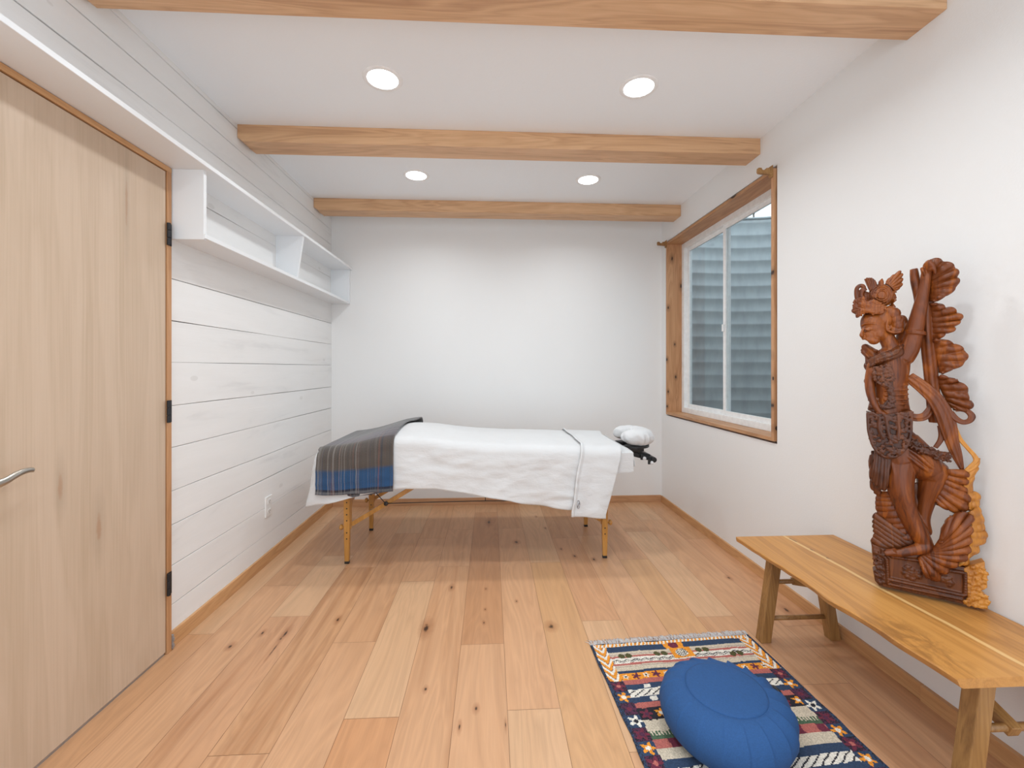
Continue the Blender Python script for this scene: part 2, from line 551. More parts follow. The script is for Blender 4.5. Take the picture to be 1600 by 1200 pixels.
for c in range(17):
    x0 = PX0 + c * W_P
    x1 = x0 + W_P
    ya = Y0
    for (yb, tone, stk) in PL[c]:
        yb = min(yb, YB + 0.02)
        r = random.Random(c * 31 + int(yb * 100))
        j = 1 + r.uniform(-.03, .03)
        tone = tuple(lerp(q, w_, .58) for q, w_ in zip((.69, .368, .192), tone))
        tone = tuple(lerp(q, w_, .25) * .88 for q, w_ in zip(tone, (.69, .368, .192)))
        stk *= .6
        seed = (r.uniform(-40, 40), r.uniform(-40, 40), 0)
        f_verts = [bm.verts.new(p) for p in ((x0 + GAPC, ya + GAPC, 0), (x1 - GAPC, ya + GAPC, 0), (x1 - GAPC, yb - GAPC, 0), (x0 + GAPC, yb - GAPC, 0))]
        f = bm.faces.new(f_verts)
        for l in f.loops:
            l[lc] = (tone[0] * j, tone[1] * j, tone[2] * j, stk)
            l[ls] = (*seed, 1)
        # little dark micro-bevel down to the sub floor
        ya = yb
sub = [bm.verts.new(p) for p in ((PX0 - .1, Y0, -0.0015), (PX0 + 17 * W_P + .1, Y0, -0.0015), (PX0 + 17 * W_P + .1, YB + .1, -0.0015), (PX0 - .1, YB + .1, -0.0015))]
f = bm.faces.new(sub)
for l in f.loops:
    l[lc] = (0.22, 0.10, 0.05, 0)
    l[ls] = (0, 0, 0, 1)
r_ = box(bm, PX0 - .1, PX0 + 17 * W_P + .1, Y0, YB + .1, -0.06, -0.004)
struct(link('floor', bm, M['floor']))

# ceiling
bm = bmesh.new()
box(bm, -1.5, 1.75, Y0, YB + .12, H, H + .08)
struct(link('ceiling', bm, M['ceil']))

# back wall
bm = bmesh.new()
box(bm, -1.5, 1.75, YB, YB + .1, -.02, H + .02)
struct(link('wall_back', bm, M['wall']))

# right wall with the window opening
WY0, WY1, WZ0, WZ1 = 2.235, 3.615, 0.775, 2.225
TH = 0.16
bm = bmesh.new()
def wbox(bm, y0, y1, z0, z1, d0=0.0, d1=TH):
    vs = box(bm, 0, 1, y0, y1, z0, z1)
    for v in vs:
        v.co.x = XR(v.co.y) + (d0 if v.co.x < .5 else d1)
    return vs
wbox(bm, Y0, WY0 - .012, -.02, H + .02)
wbox(bm, WY1 + .012, YB + .02, -.02, H + .02)
wbox(bm, WY0 - .012, WY1 + .012, -.02, WZ0 - .012)
wbox(bm, WY0 - .012, WY1 + .012, WZ1 + .012, H + .02)
struct(link('wall_right', bm, M['wall']))

# left wall: whitewashed boards over a dark backing
ZJ = [0.0, .173, .336, .507, .649, .831, 1.007, 1.189, 1.363, 1.539, 1.72, 1.92, 1.998, 2.197, 2.322, 2.425, 2.452]
bm = bmesh.new()
def board(bm, ya, yb, z0, z1, seed):
    n = max(2, int((yb - ya) / 0.06))
    prev = None
    dx = random.uniform(-.0008, .0008)
    for i in range(n + 1):
        y = lerp(ya, yb, i / n)
        g0 = max(0.0004, 0.0013 + 0.0022 * nz(y * 2.1, seed * 3.7, 1.0))
        g1 = max(0.0004, 0.0013 + 0.0022 * nz(y * 1.7, seed * 5.1, 9.0))
        xf = XL + dx
        ring = [bm.verts.new(p) for p in ((xf - .014, y, z0 + g0), (xf - .0012, y, z0 + g0), (xf, y, z0 + g0 + .0012), (xf, y, z1 - g1 - .0012), (xf - .0012, y, z1 - g1), (xf - .014, y, z1 - g1))]
        if prev:
            for k in range(5):
                bm.faces.new([prev[k], ring[k], ring[k + 1], prev[k + 1]])
        else:
            bm.faces.new(ring)
        prev = ring
    bm.faces.new(prev)
DJ = 1.862   # end of the door jamb
for i in range(len(ZJ) - 1):
    z0, z1 = ZJ[i], ZJ[i + 1]
    if z1 <= 2.0:
        board(bm, DJ, YB, z0, z1, i * 1.3)
        board(bm, Y0, 1.045, z0, z1, i * 1.9)
    else:
        board(bm, Y0, YB, z0, z1, i * 1.3)
struct(link('wall_left', bm, M['plank']))
bm = bmesh.new()
box(bm, XL - .06, XL - .015, Y0, YB + .02, -.02, H + .02)
struct(link('wall_left_backing', bm, M['gap']))

# baseboards
bm = bmesh.new()
box(bm, XL + .012, 1.486, YB - .012, YB + .001, 0, .058)
struct(link('baseboard_back', bm, M['base_x'], bevel=.0015))
bm = bmesh.new()
box(bm, XL - .001, XL + .012, DJ + .012, YB, 0, .066)
struct(link('baseboard_left', bm, M['base_y'], bevel=.0015))
bm = bmesh.new()
vs = box(bm, 0, 1, 1.452, YB - .012, 0, .055)
for v in vs:
    v.co.x = XR(v.co.y) + (-.012 if v.co.x < .5 else .001)
vs = box(bm, 0, 1, Y0, 1.450, 0, .055)
for v in vs:
    v.co.x = XR(v.co.y) + (-.0165 if v.co.x < .5 else .001)
struct(link('baseboard_right', bm, M['base_y'], bevel=.0012))

# ------------------------------------------------------------------ ceiling beams
def make_beam(y, label):
    bm = bmesh.new()
    z = 2.361
    x0, x1 = XL + .0005, XR(y) - .0005
    # lower corner of the left end is clipped, the rest is a plain squared timber
    prism(bm, [(x0, H), (x0, z + .020), (x0 + .026, z), (x1, z), (x1, H)], 'y', y, y + .14)
    o = link('ceiling_beam', bm, M['beam'], bevel=.002)
    return tag(o, label, 'beam', 'wooden ceiling beams', 'thing')
make_beam(3.356, 'pale wooden ceiling beam nearest the back wall, behind the smaller lamps')
make_beam(2.362, 'pale wooden ceiling beam in the middle, between the two pairs of ceiling lamps')
make_beam(1.375, 'pale wooden ceiling beam at the top edge, only its right end showing')

# ------------------------------------------------------------------ recessed lights
def make_lamp(label):
    e = empty('recessed_light', (0, 0, H))
    tag(e, label, 'ceiling light', 'recessed ceiling lights')
    bm = bmesh.new()
    prof = [(.0665, -.004), (.070, -.0055), (.083, -.004), (.0865, -.0005), (.0865, .0), (.0665, .0)]
    rings = []
    n = 48
    for r, h in prof:
        rings.append([bm.verts.new((r * math.cos(2 * PI * k / n), r * math.sin(2 * PI * k / n), h)) for k in range(n)])
    for i in range(len(rings)):
        a, b = rings[i], rings[(i + 1) % len(rings)]
        for k in range(n):
            bm.faces.new([a[k], a[(k + 1) % n], b[(k + 1) % n], b[k]])
    link('trim_ring', bm, M['ring'], e, True, local=True)
    bm = bmesh.new()
    lathe(bm, [(.066, -.0012), (.0668, -.0038), (.060, -.0046)], (0, 0, 0), 48)
    link('lamp_lens', bm, M['lens'], e, False, local=True)
    return e
def disc_lamp(x, y):
    d = bpy.data.lights.new('downlight', 'AREA')
    d.shape = 'DISK'
    d.size = .128
    d.energy = LAMP_W
    d.spread = math.radians(152)
    d.color = (0.915, 0.97, 1.0)
    o = bpy.data.objects.new('downlight', d)
    COL.objects.link(o)
    o.location = (x, y, H - .0075)
LAMP_W = 4.4
LT = [(-.477, 1.9595, 'round lit ceiling light in front of the middle beam, on the plank wall side'),
      (.678, 1.959, 'round lit ceiling light in front of the middle beam, on the window side'),
      (-.493, 2.93, 'round lit ceiling light between the two far beams, on the plank wall side'),
      (.668, 2.94, 'round lit ceiling light between the two far beams, on the window side')]
lamp0 = make_lamp(LT[0][2])
for i, (x, y, lb) in enumerate(LT):
    o = lamp0 if i == 0 else copy_tree(lamp0)
    o.location = (x, y, H)
    o['label'] = lb
    disc_lamp(x, y)

# ------------------------------------------------------------------ door
door = struct(empty('door_1', (-1.315, 1.45, 0)))
bm = bmesh.new()
box(bm, -1.352, -1.315, 1.075, 1.833, .012, 1.962)
link('door_panel', bm, M['door'], door, bevel=.0015)
bm = bmesh.new()
box(bm, -1.40, -1.311, 1.8375, 1.861, 0, 1.985)
box(bm, -1.40, -1.311, 1.045, 1.070, 0, 1.985)
link('door_jamb', bm, M['jamb'], door, bevel=.001)
bm = bmesh.new()
box(bm, -1.40, -1.3105, 1.045, 1.861, 1.966, 1.986)
link('door_head', bm, M['base_y'], door, bevel=.001)
bm = bmesh.new()
box(bm, -1.40, -1.352, 1.07, 1.8375, 0, 1.966)
link('door_stop_board', bm, M['gap'], door)
bm = bmesh.new()
box(bm, -1.40, -1.3195, 1.08, 1.832, 0.0, .0105)
link('threshold', bm, M['grey_metal'], door)
for z in (1.71, .988, .285):
    bm = bmesh.new()
    for k in range(3):
        lathe(bm, [(.0062, 0), (.0068, .001), (.0068, .0275), (.0062, .0285)], (-1.3045, 1.8355, z - .045 + k * .0305), 12)
    box(bm, -1.3115, -1.3085, 1.8375, 1.858, z - .045, z + .045)
    hg = link('hinge', bm, M['hinge'], door)
    bm = bmesh.new()
    for k in (-.026, .004, .03):
        box(bm, -1.3086, -1.3076, 1.845, 1.8535, z + k - .006, z + k + .004)
    link('hinge_slot', bm, M['dark'], hg)
bm = bmesh.new()
lathe(bm, [(.030, -1.3145), (.030, -1.309), (.026, -1.304), (.012, -1.302), (.011, -1.262)], (0, 1.145, .872), 28, 'x')
hd = link('door_handle', bm, M['nickel'], door, True)
bm = bmesh.new()
pts = smooth_pts([(-1.262, 1.135, .870), (-1.256, 1.165, .868), (-1.254, 1.19, .872), (-1.255, 1.215, .881), (-1.258, 1.238, .8855), (-1.262, 1.258, .885), (-1.266, 1.272, .882)], 5)
n = len(pts)
tube(bm, pts, [lerp(.0125, .0062, i / (n - 1)) for i in range(n)], 12, 0.6, (1, 0, 0))
link('lever', bm, M['nickel'], hd, True)

# small metal end piece at the foot of the jamb
bm = bmesh.new()
box(bm, -1.326, -1.3095, 1.8625, 1.873, .004, .062)
box(bm, -1.3095, -1.306, 1.864, 1.872, .012, .024)
box(bm, -1.3095, -1.306, 1.864, 1.872, .036, .050)
o = link('baseboard_bracket', bm, M['grey_metal'], bevel=.001)
tag(o, 'small grey metal bracket at the end of the left baseboard, below the door jamb', 'bracket')

# ------------------------------------------------------------------ long white wall shelf
sh = empty('wall_shelf', (XL, 2.8, 1.7))
tag(sh, 'long white box shelf on the plank wall, its top ledge running on over the door', 'shelf')
bm = bmesh.new()
box(bm, XL, -1.158, 0.25, YB - .001, 1.988, 2.006)
link('top_ledge', bm, M['shelf'], sh, bevel=.0015)
bm = bmesh.new()
box(bm, XL, -1.180, 1.867, YB - .001, 1.703, 1.721)
link('bottom_board', bm, M['shelf'], sh, bevel=.0015)
bm = bmesh.new()
box(bm, XL, -1.186, 1.866, 1.884, 1.698, 1.988)
link('side_panel', bm, M['shelf'], sh, bevel=.0015)
bm = bmesh.new()
prism(bm, [(XL, 1.988), (-1.164, 1.988), (-1.203, 1.721), (XL, 1.721)], 'y', 2.775, 2.792)
link('divider', bm, M['shelf'], sh, bevel=.001)
bm = bmesh.new()
prism(bm, [(XL, 1.988), (-1.178, 1.988), (-1.178, 1.706), (XL, 1.700)], 'y', 3.708, 3.727)
link('end_panel', bm, M['shelf'], sh, bevel=.001)

# ------------------------------------------------------------------ outlet
ou = empty('power_outlet', (XL, 2.68, .336))
tag(ou, 'white double power outlet on the plank wall, left of the massage table', 'outlet')
bm = bmesh.new()
box(bm, XL, XL + .007, 2.644, 2.718, .277, .397)
link('cover_plate', bm, M['plastic_white'], ou, bevel=.002)
for z in (.307, .367):
    bm = bmesh.new()
    box(bm, XL + .007, XL + .0095, 2.664, 2.698, z - .014, z + .014)
    s_ = link('socket', bm, M['plastic_white'], ou, bevel=.001)
    bm = bmesh.new()
    box(bm, XL + .0093, XL + .0099, 2.672, 2.6745, z - .004, z + .006)
    box(bm, XL + .0093, XL + .0099, 2.687, 2.6895, z - .004, z + .006)
    box(bm, XL + .0093, XL + .0099, 2.679, 2.683, z - .011, z - .007)
    link('socket_slot', bm, M['dark'], s_)

# ------------------------------------------------------------------ window
win = struct(empty('window_1', (XR(2.9) + .12, 2.925, 1.5)))
def rbox(bm, y0, y1, z0, z1, d0, d1):
    return wbox(bm, y0, y1, z0, z1, d0, d1)
trim = struct(empty('trim_1', (XR(2.9), 2.925, 1.5)))
LB = .02
for nm, a, m in (('jamb_board', (WY1 - LB, WY1, WZ0, WZ1), 'cedar'), ('jamb_board', (WY0, WY0 + LB, WZ0, WZ1), 'cedar'),
                 ('head_board', (WY0 + LB, WY1 - LB, WZ1 - LB, WZ1), 'cedar_y'), ('sill_board', (WY0 + LB, WY1 - LB, WZ0, WZ0 + LB), 'cedar_y')):
    bm = bmesh.new()
    rbox(bm, *a, -.012, .135)
    link(nm, bm, M[m], trim, bevel=.001)
fy0, fy1, fz0, fz1 = WY0 + LB, WY1 - LB, WZ0 + LB, WZ1 - LB
FR = .042
bm = bmesh.new()
for a in ((fy0, fy0 + FR, fz0, fz1), (fy1 - FR, fy1, fz0, fz1), (fy0 + FR, fy1 - FR, fz0, fz0 + FR), (fy0 + FR, fy1 - FR, fz1 - FR, fz1)):
    rbox(bm, *a, .115, .185)
link('window_frame', bm, M['vinyl'], win, bevel=.002)
ym = (fy0 + fy1) / 2 + .03
for nm, y0, y1, d in (('sash', ym - .018, fy1 - FR, .145), ('sash', fy0 + FR, ym + .022, .128)):
    bm = bmesh.new()
    s = .030
    z0, z1 = fz0 + FR, fz1 - FR
    for a in ((y0, y0 + s, z0, z1), (y1 - s, y1, z0, z1), (y0 + s, y1 - s, z0, z0 + s), (y0 + s, y1 - s, z1 - s, z1)):
        rbox(bm, *a, d, d + .017)
    so = link(nm, bm, M['vinyl'], win, bevel=.001)
    bm = bmesh.new()
    rbox(bm, y0 + s - .002, y1 - s + .002, z0 + s - .002, z1 - s + .002, d + .006, d + .010)
    link('glass_pane', bm, M['glass'], so)
bm = bmesh.new()
rbox(bm, ym - .004, ym + .012, 1.42, 1.47, .112, .127)
link('sash_lock', bm, M['vinyl'], win, bevel=.002)

# curtain rod brackets at the top corners of the casing
def bracket(y, label):
    bm = bmesh.new()
    x = XR(y) - .0125
    z = WZ1 - .012
    # arm with a notch near its tip for the rod
    prism(bm, [(x, z + .014), (x - .034, z + .014), (x - .040, z + .003), (x - .056, z + .003), (x - .062, z + .014), (x - .078, z + .014), (x - .080, z - .006), (x - .074, z - .014), (x - .02, z - .018), (x, z - .020)], 'y', y - .009, y + .009)
    prism(bm, [(x, z + .03), (x - .012, z + .024), (x - .012, z - .03), (x, z - .036)], 'y', y - .011, y + .011)
    o = link('curtain_rod_bracket', bm, M['bench_bar'], bevel=.001)
    return tag(o, label, 'curtain bracket', 'curtain rod brackets')
bracket(WY0 + .012, 'small wooden curtain rod bracket at the near top corner of the window')
bracket(WY1 - .012, 'small wooden curtain rod bracket at the far top corner of the window')

# corrugated steel window well outside
bm = bmesh.new()
path = smooth_pts([(1.70, 4.02), (2.05, 4.07), (2.5, 4.06), (2.86, 3.93), (3.08, 3.6), (3.15, 3.1), (3.15, 2.6), (3.08, 2.1), (2.86, 1.75), (2.4, 1.62), (1.70, 1.60)], 6)
nzr = 400
zb, zt = .15, 2.60
prev = None
for i, p in enumerate(path):
    a = Vector(path[max(0, i - 1)]); b_ = Vector(path[min(len(path) - 1, i + 1)])
    d = (b_ - a).normalized()
    nrm = Vector((-d.y, d.x))
    rowv = []
    for k in range(nzr + 1):
        z = lerp(zb, zt, k / nzr)
        o_ = .009 * abs(math.sin(PI * z / .122))
        rowv.append(bm.verts.new((p[0] + nrm.x * o_, p[1] + nrm.y * o_, z)))
    if prev:
        for k in range(nzr):
            bm.faces.new([prev[k], rowv[k], rowv[k + 1], prev[k + 1]])
    prev = rowv
ww = link('window_well', bm, M['galv'], smooth=True)
sm = ww.modifiers.new('sheet_thickness', 'SOLIDIFY')
sm.thickness = .003
tag(ww, 'corrugated galvanised steel window well seen through the window', 'window well')
bm = bmesh.new()
tube(bm, [(p[0], p[1], zt) for p in path], .012, 8, 1.0, (0, 0, 1))
link('rolled_rim', bm, M['galv'], ww, True)
bm = bmesh.new()
box(bm, 1.70, 3.3, 1.5, 4.2, .05, .15)
M['gravel'] = plain('grey_gravel', (0.3, 0.29, 0.27), 0.9, 0, 60, 0.4, 0.8)
struct(link('ground_gravel', bm, M['gravel']))
# ground level outside, beyond the well, and a bare shrub
bm = bmesh.new()
box(bm, 1.8, 9, 4.12, 9, 2.30, 2.50)
box(bm, 3.2, 9, 0.5, 4.12, 2.30, 2.50)
M['soil'] = plain('winter_soil', (0.20, 0.18, 0.14), 0.95, 0, 20, 0.3, 0.6)
struct(link('ground_outside', bm, M['soil']))
rb = random.Random(5)
bm = bmesh.new()
def twig(bm, p, d, l, r, depth):
    q = p + d * l
    mid = (p + q) / 2 + Vector((rb.uniform(-.1, .1), rb.uniform(-.1, .1), rb.uniform(-.1, .1))) * l * .5
    tube(bm, [p, mid, q], [r, r * .8, r * .6], 5)
    if depth:
        for _ in range(3):
            nd = (d + Vector((rb.uniform(-.8, .8), rb.uniform(-.8, .8), rb.uniform(-.4, .6)))).normalized()
            twig(bm, mid if rb.random() < .4 else q, nd, l * rb.uniform(.5, .8), r * .6, depth - 1)
for dx, dy in ((.8, .9), (.1, .5), (-.2, 1.3)):
    twig(bm, Vector((3.0 + dx, 4.5 + dy, 2.48)), Vector((rb.uniform(-.2, .2), 0, 1)).normalized(), .5, .016, 4)
M['bark'] = plain('grey_bark', (0.13, 0.115, 0.10), 0.9)
o = link('bare_shrub', bm, M['bark'], smooth=True)
tag(o, 'bare leafless shrub seen above the rim of the window well', 'shrub')

# ------------------------------------------------------------------ massage table
TX0, TX1, TY0, TY1 = -.985, .845, 2.555, 3.255
tb = empty('massage_table', (-.07, 2.905, 0))
tag(tb, 'folding massage table on varnished beech legs, draped in white by the back wall', 'massage table')
bm = bmesh.new()
box(bm, TX0, TX1, TY0, TY1, .58, .655)
link('padded_top', bm, M['pad'], tb, bevel=.022, seg=4)
bm = bmesh.new()
for a in ((TX0 + .01, TX1 - .11, TY0 + .01, TY0 + .03), (TX0 + .01, TX1 - .11, TY1 - .03, TY1 - .01), (TX0 + .01, TX0 + .03, TY0 + .03, TY1 - .03), (TX1 - .13, TX1 - .11, TY0 + .03, TY1 - .03), (-.08, -.06, TY0 + .03, TY1 - .03)):
    box(bm, *a, .50, .579)
link('apron_rail', bm, M['leg_dk'], tb, bevel=.002)
def table_leg(cx, cy, side, knob_dir):
    """two-piece leg: fixed upper half and a drilled extension held by a knob"""
    bm = bmesh.new()
    s = side
    # profile in x,z; the lower piece tapers a little towards the foot
    prism(bm, [(cx - .019, .53), (cx + .019, .53), (cx + .019, .42), (cx + .019, .20), (cx - .019, .20)], 'y', cy - .003, cy + .017)
    lg = link('leg', bm, M['leg'], tb, bevel=.002)
    bm = bmesh.new()
    prism(bm, [(cx - .019, .405), (cx - .014, .415), (cx + .019, .415), (cx + .017, .16), (cx + .013, .014), (cx - .013, .014), (cx - .017, .16)], 'y', cy - .023, cy - .004)
    ext = link('leg_extension', bm, M['leg'], lg, bevel=.002)
    for k in range(7):
        z = .365 - k * .036
        if abs(z - .217) < .012:
            continue
        bm = bmesh.new()
        lathe(bm, [(.0042, cy - .0236), (.0042, cy - .0228)], (cx, 0, z), 12, 'y')
        link('peg_hole', bm, M['dark'], lg)
    bm = bmesh.new()
    box(bm, cx - .0135, cx + .0135, cy - .0235, cy - .0035, 0, .016)
    link('foot_cap', bm, M['dark'], lg, bevel=.002)
    bm = bmesh.new()
    lathe(bm, [(.006, 0), (.006, .008), (.014, .010), (.017, .016), (.016, .024), (.010, .028)], (0, 0, 0), 16, 'x')
    for v in bm.verts:
        v.co = Vector((cx + knob_dir * (.017 + v.co.x), cy - .013 + v.co.y, .217 + v.co.z))
    link('leg_knob', bm, M['leg'], lg, True)
LXL, LXR, LYN, LYF = -.852, .702, 2.655, 3.185
for x, kd in ((LXL, -1), (LXR, 1)):
    for y in (LYN, LYF):
        table_leg(x, y, kd, kd)
# scalloped end boards between the legs
for x in (LXL, LXR):
    bm = bmesh.new()
    half = [(0.0, .395), (.05, .392), (.09, .384), (.118, .366), (.135, .372), (.150, .362), (.170, .345), (.190, .352), (.205, .335), (.225, .300), (.245, .285)]
    yc = (LYN + LYF) / 2 + .005
    low = [(yc - a * 1.0, z) for a, z in reversed(half)] + [(yc + a, z) for a, z in half[1:]]
    prism(bm, low + [(yc + .245, .53), (yc - .245, .53)], 'x', x - .007, x + .007)
    link('end_board', bm, M['leg_dk'], tb, bevel=.0015)
# folding braces, joints and cables
for sx in (-1, 1):
    lx = LXL if sx < 0 else LXR
    for y in (LYN, LYF):
        a = Vector((lx - sx * .016, y + .020, .222))
        b_ = Vector((lx - sx * .43, y + .020, .468))
        bm = bmesh.new()
        bar(bm, a, b_, .016, .026, (0, 0, 1))
        br = link('brace', bm, M['leg'], tb, bevel=.002)
        j = a.lerp(b_, .5)
        bm = bmesh.new()
        lathe(bm, [(.013, 0), (.013, .005), (.009, .007), (.004, .0075)], (j.x, 0, j.z), 16, 'y')
        for v in bm.verts:
            v.co.y = y + .0115 - v.co.y
        link('brace_joint', bm, M['dark'], br, True)
        bm = bmesh.new()
        e1 = Vector((lx - sx * .41, y + .03, .455))
        bar(bm, e1 - Vector((-sx * .09, 0, .055)), e1 + Vector((-sx * .02, 0, .012)), .012, .018)
        link('brace_end', bm, M['leg_dk'], br, bevel=.002)
        bm = bmesh.new()
        tube(bm, [(j.x, y + .006, j.z), (lx - sx * .13, y + .008, .45), (lx - sx * .10, y + .01, .51)], .0026, 6)
        link('cable', bm, M['cable'], tb, True)
bm = bmesh.new()
jx0, jx1 = LXL + .22, LXR - .22
tube(bm, smooth_pts([(jx0, LYN + .008, .347), (lerp(jx0, jx1, .3), LYN + .006, .352), (lerp(jx0, jx1, .5), LYN + .006, .354), (lerp(jx0, jx1, .7), LYN + .006, .352), (jx1, LYN + .008, .347)], 5), .0026, 6)
link('cable', bm, M['cable'], tb, True)
bm = bmesh.new()
tube(bm, [(-.03, LYN + .006, .354), (-.03, LYN + .008, .50)], .0022, 6)
link('cable', bm, M['cable'], tb, True)

# fitted bottom sheet on the pad: its hem shows at the head end
bm = bmesh.new()
box(bm, TX0 - .006, TX1 + .006, TY0 - .006, TY1 + .006, .545, .661)
bmesh.ops.subdivide_edges(bm, edges=bm.edges[:], cuts=10, use_grid_fill=True)
for v in bm.verts:
    if v.co.z < .60:
        v.co += Vector((nz(v.co.x * 9, v.co.y * 9, 1), nz(v.co.x * 9, v.co.y * 9, 5), nz(v.co.x * 7, v.co.y * 7, 8))) * .006
        v.co.z += .03 * nz(v.co.x * 3, v.co.y * 3, 2)
fs = link('fitted_sheet', bm, M['sheet'], smooth=True, bevel=.02, seg=3)
tag(fs, 'plain white fitted bottom sheet, corner showing at the head end beside the face cradle', 'sheet')
bm = bmesh.new()
prev = None
for i in range(13):
    t = i / 12
    y = lerp(2.57, 3.22, t)
    col_ = []
    for k in range(8):
        s = k / 7
        drop = .085 + .02 * math.sin(9 * t)
        col_.append(bm.verts.new((.853 + .012 * s + .006 * nz(y * 8, s * 3, 4), y - .02 * s * (1 - t), .665 - drop * s)))
    if prev:
        for k in range(7):
            bm.faces.new([prev[k], col_[k], col_[k + 1], prev[k + 1]])
    prev = col_
fl = link('corner_flap', bm, M['sheet'], fs, True)
sm = fl.modifiers.new('t', 'SOLIDIFY'); sm.thickness = .003

# ---- draped cloths share one body shape
def top_z(x, y):
    d = x + .53
    b_ = .085 * math.exp(-(d / (.24 if d < 0 else .34)) ** 2)
    b_ += .030 * math.exp(-((x - .05) / .55) ** 2)
    mid = 1 - ((y - 2.905) / .37) ** 2
    return .672 + b_ * (.72 + .28 * max(0, mid)) + .010 * max(0, mid) * sstep(-.95, -.6, x) * (1 - sstep(.5, .85, x))

RR = .045
def drape(x, s, off, hem_n, hem_b, wr, seed):
    """point on a cloth lying over the table: s = signed distance from the middle, negative towards the viewer"""
    yc = 2.905
    half = (TY1 - TY0) / 2
    side = -1 if s < 0 else 1
    a = abs(s)
    flat = half - RR
    hem = hem_n if side < 0 else hem_b
    arc = RR * PI / 2
    if a <= flat:
        y = yc + s
        z = top_z(x, y)
        n = Vector((0, 0, 1))
    else:
        zt = top_z(x, yc + side * flat)
        if a <= flat + arc:
            t = (a - flat) / RR
            y = yc + side * (flat + RR * math.sin(t))
            z = zt - RR * (1 - math.cos(t))
            n = Vector((0, side * math.sin(t), math.cos(t)))
        else:
            e = a - flat - arc
            y = yc + side * (half + .04 * e)
            z = zt - RR - e
            n = Vector((0, side, 0))
    p = Vector((x, y, z)) + n * off
    hang = clamp((a - flat) / .12)
    # creases: diagonal pulls from the raised end plus fine crumple
    rg_ = 1 - 2.4 * abs(nz(x * 2.2 + z * 2.5, z * 8 - x * 2.6, seed + 30))
    rg2 = 1 - 2.4 * abs(nz(x * 5 - z * 3, z * 17 + x * 2.0, seed + 50))
    w = .55 * rg_ + .38 * rg2 + .5 * nz(x * 3.2 + z * 4.0, z * 9 - x * 1.5, seed) + .35 * nz(x * 7 - z * 3, z * 17 + x * 3, seed + 4) + .22 * nz(x * 15, z * 34 + y * 9, seed + 9)
    p += n * wr * (hang * w + .25 * (1 - hang) * nz(x * 6, y * 6, seed + 2))
    return p, n, hang

HEM = [(-1.25, .395), (-1.02, .385), (-.9, .40), (-.62, .465), (-.45, .476), (-.25, .462), (0, .425), (.25, .385), (.48, .345), (.8, .318)]
def hem_len(x, pts, side=-1):
    zt = top_z(max(x, -.98), 2.905 + side * .3)
    return zt - RR - interp(x, pts)

# white top sheet
bm = bmesh.new()
NX, NS = 260, 150
xs0, xs1 = -1.15, .80
flat = (TY1 - TY0) / 2 - RR
arc = RR * PI / 2
grid = []
for i in range(NX + 1):
    x = lerp(xs0, xs1, i / NX)
    xx = max(x, -.985)
    ln = hem_len(x, HEM) + .006 * nz(x * 5, 3, 3)
    s0 = -(flat + arc + ln)
    s1 = flat + arc + .22
    rowv = []
    for k in range(NS + 1):
        s = lerp(s0, s1, k / NS)
        # the head-end edge runs under the slanting cuff
        a_ = clamp((-s - flat) / .38)
        x = lerp(xs0, lerp(.772, .655, a_ ** 1.1), i / NX)
        xx = max(x, -.985)
        p, n, hang = drape(xx, s, .012, 0, 0, .0105, 2.0)
        # long shallow waves along the lower hem
        if hang > 0 and s < 0:
            low = clamp((abs(s) - flat - arc) / max(ln, .01))
            p.y -= .012 * low * (math.sin(x * 13 + 1) + .5 * math.sin(x * 29 + 2)) * .6 + .012 * low
        over = max(0.0, -.985 - x)
        if over > 0:
            t = min(over / .03, 1)
            k_ = 2.2 * (1 - hang) + hang
            yo = p.y
            p.x = xx - .016 * math.sin(t * PI / 2) - .085 * over * k_ - .16 * over * hang
            p.z -= max(0, over * k_ - .016) * .92 * (1 - hang) + .14 * over * hang
            p.y += .04 * over * math.sin(s * 20) * (1 - hang) + (2.905 - yo) * .08 * over + .10 * over * hang
            p.x += .016 * math.sin(s * 15 + 2) * clamp(over / .12)
        if p.x < XL + .02:
            p.x = XL + .02
        rowv.append(bm.verts.new(p))
    grid.append(rowv)
for i in range(NX):
    for k in range(NS):
        bm.faces.new([grid[i][k], grid[i + 1][k], grid[i + 1][k + 1], grid[i][k + 1]])
bs = link('bed_sheet', bm, M['sheet'], smooth=True)
sm = bs.modifiers.new('t', 'SOLIDIFY'); sm.thickness = .0025; sm.offset = 1
tag(bs, 'large creased white top sheet draped over the massage table', 'sheet')

# the turned-back cuff at the head end
bm = bmesh.new()
grid = []
NX, NS = 44, 150
for k in range(NS + 1):
    rowv = []
    for i in range(NX + 1):
        t = i / NX
        s = lerp(-(flat + arc + .335), flat + arc + .15, k / NS)
        a = clamp((-s - flat) / .38)
        xl = lerp(.535, .468, a) + .012 * nz(s * 5, 1, 7)
        xr = lerp(.785, .672, a ** 1.1) + (.03 if s > .1 else 0) * sstep(.1, .3, s)
        x = lerp(xl, xr, t)
        puff = .012 * math.exp(-((t - .03) / .05) ** 2)
        p, n, hang = drape(x, s, .021 + puff, 0, 0, .006, 12.0)
        p.z -= (.012 * t) * a
        if s < 0:
            p.y -= .024 * a + .006 * a * math.sin(t * 9 + 1)
        rowv.append(bm.verts.new(p))
    grid.append(rowv)
for k in range(NS):
    for i in range(NX):
        bm.faces.new([grid[k][i], grid[k][i + 1], grid[k + 1][i + 1], grid[k + 1][i]])
cf = link('turned_back_cuff', bm, M['sheet'], bs, True)
sm = cf.modifiers.new('t', 'SOLIDIFY'); sm.thickness = .006; sm.offset = -1
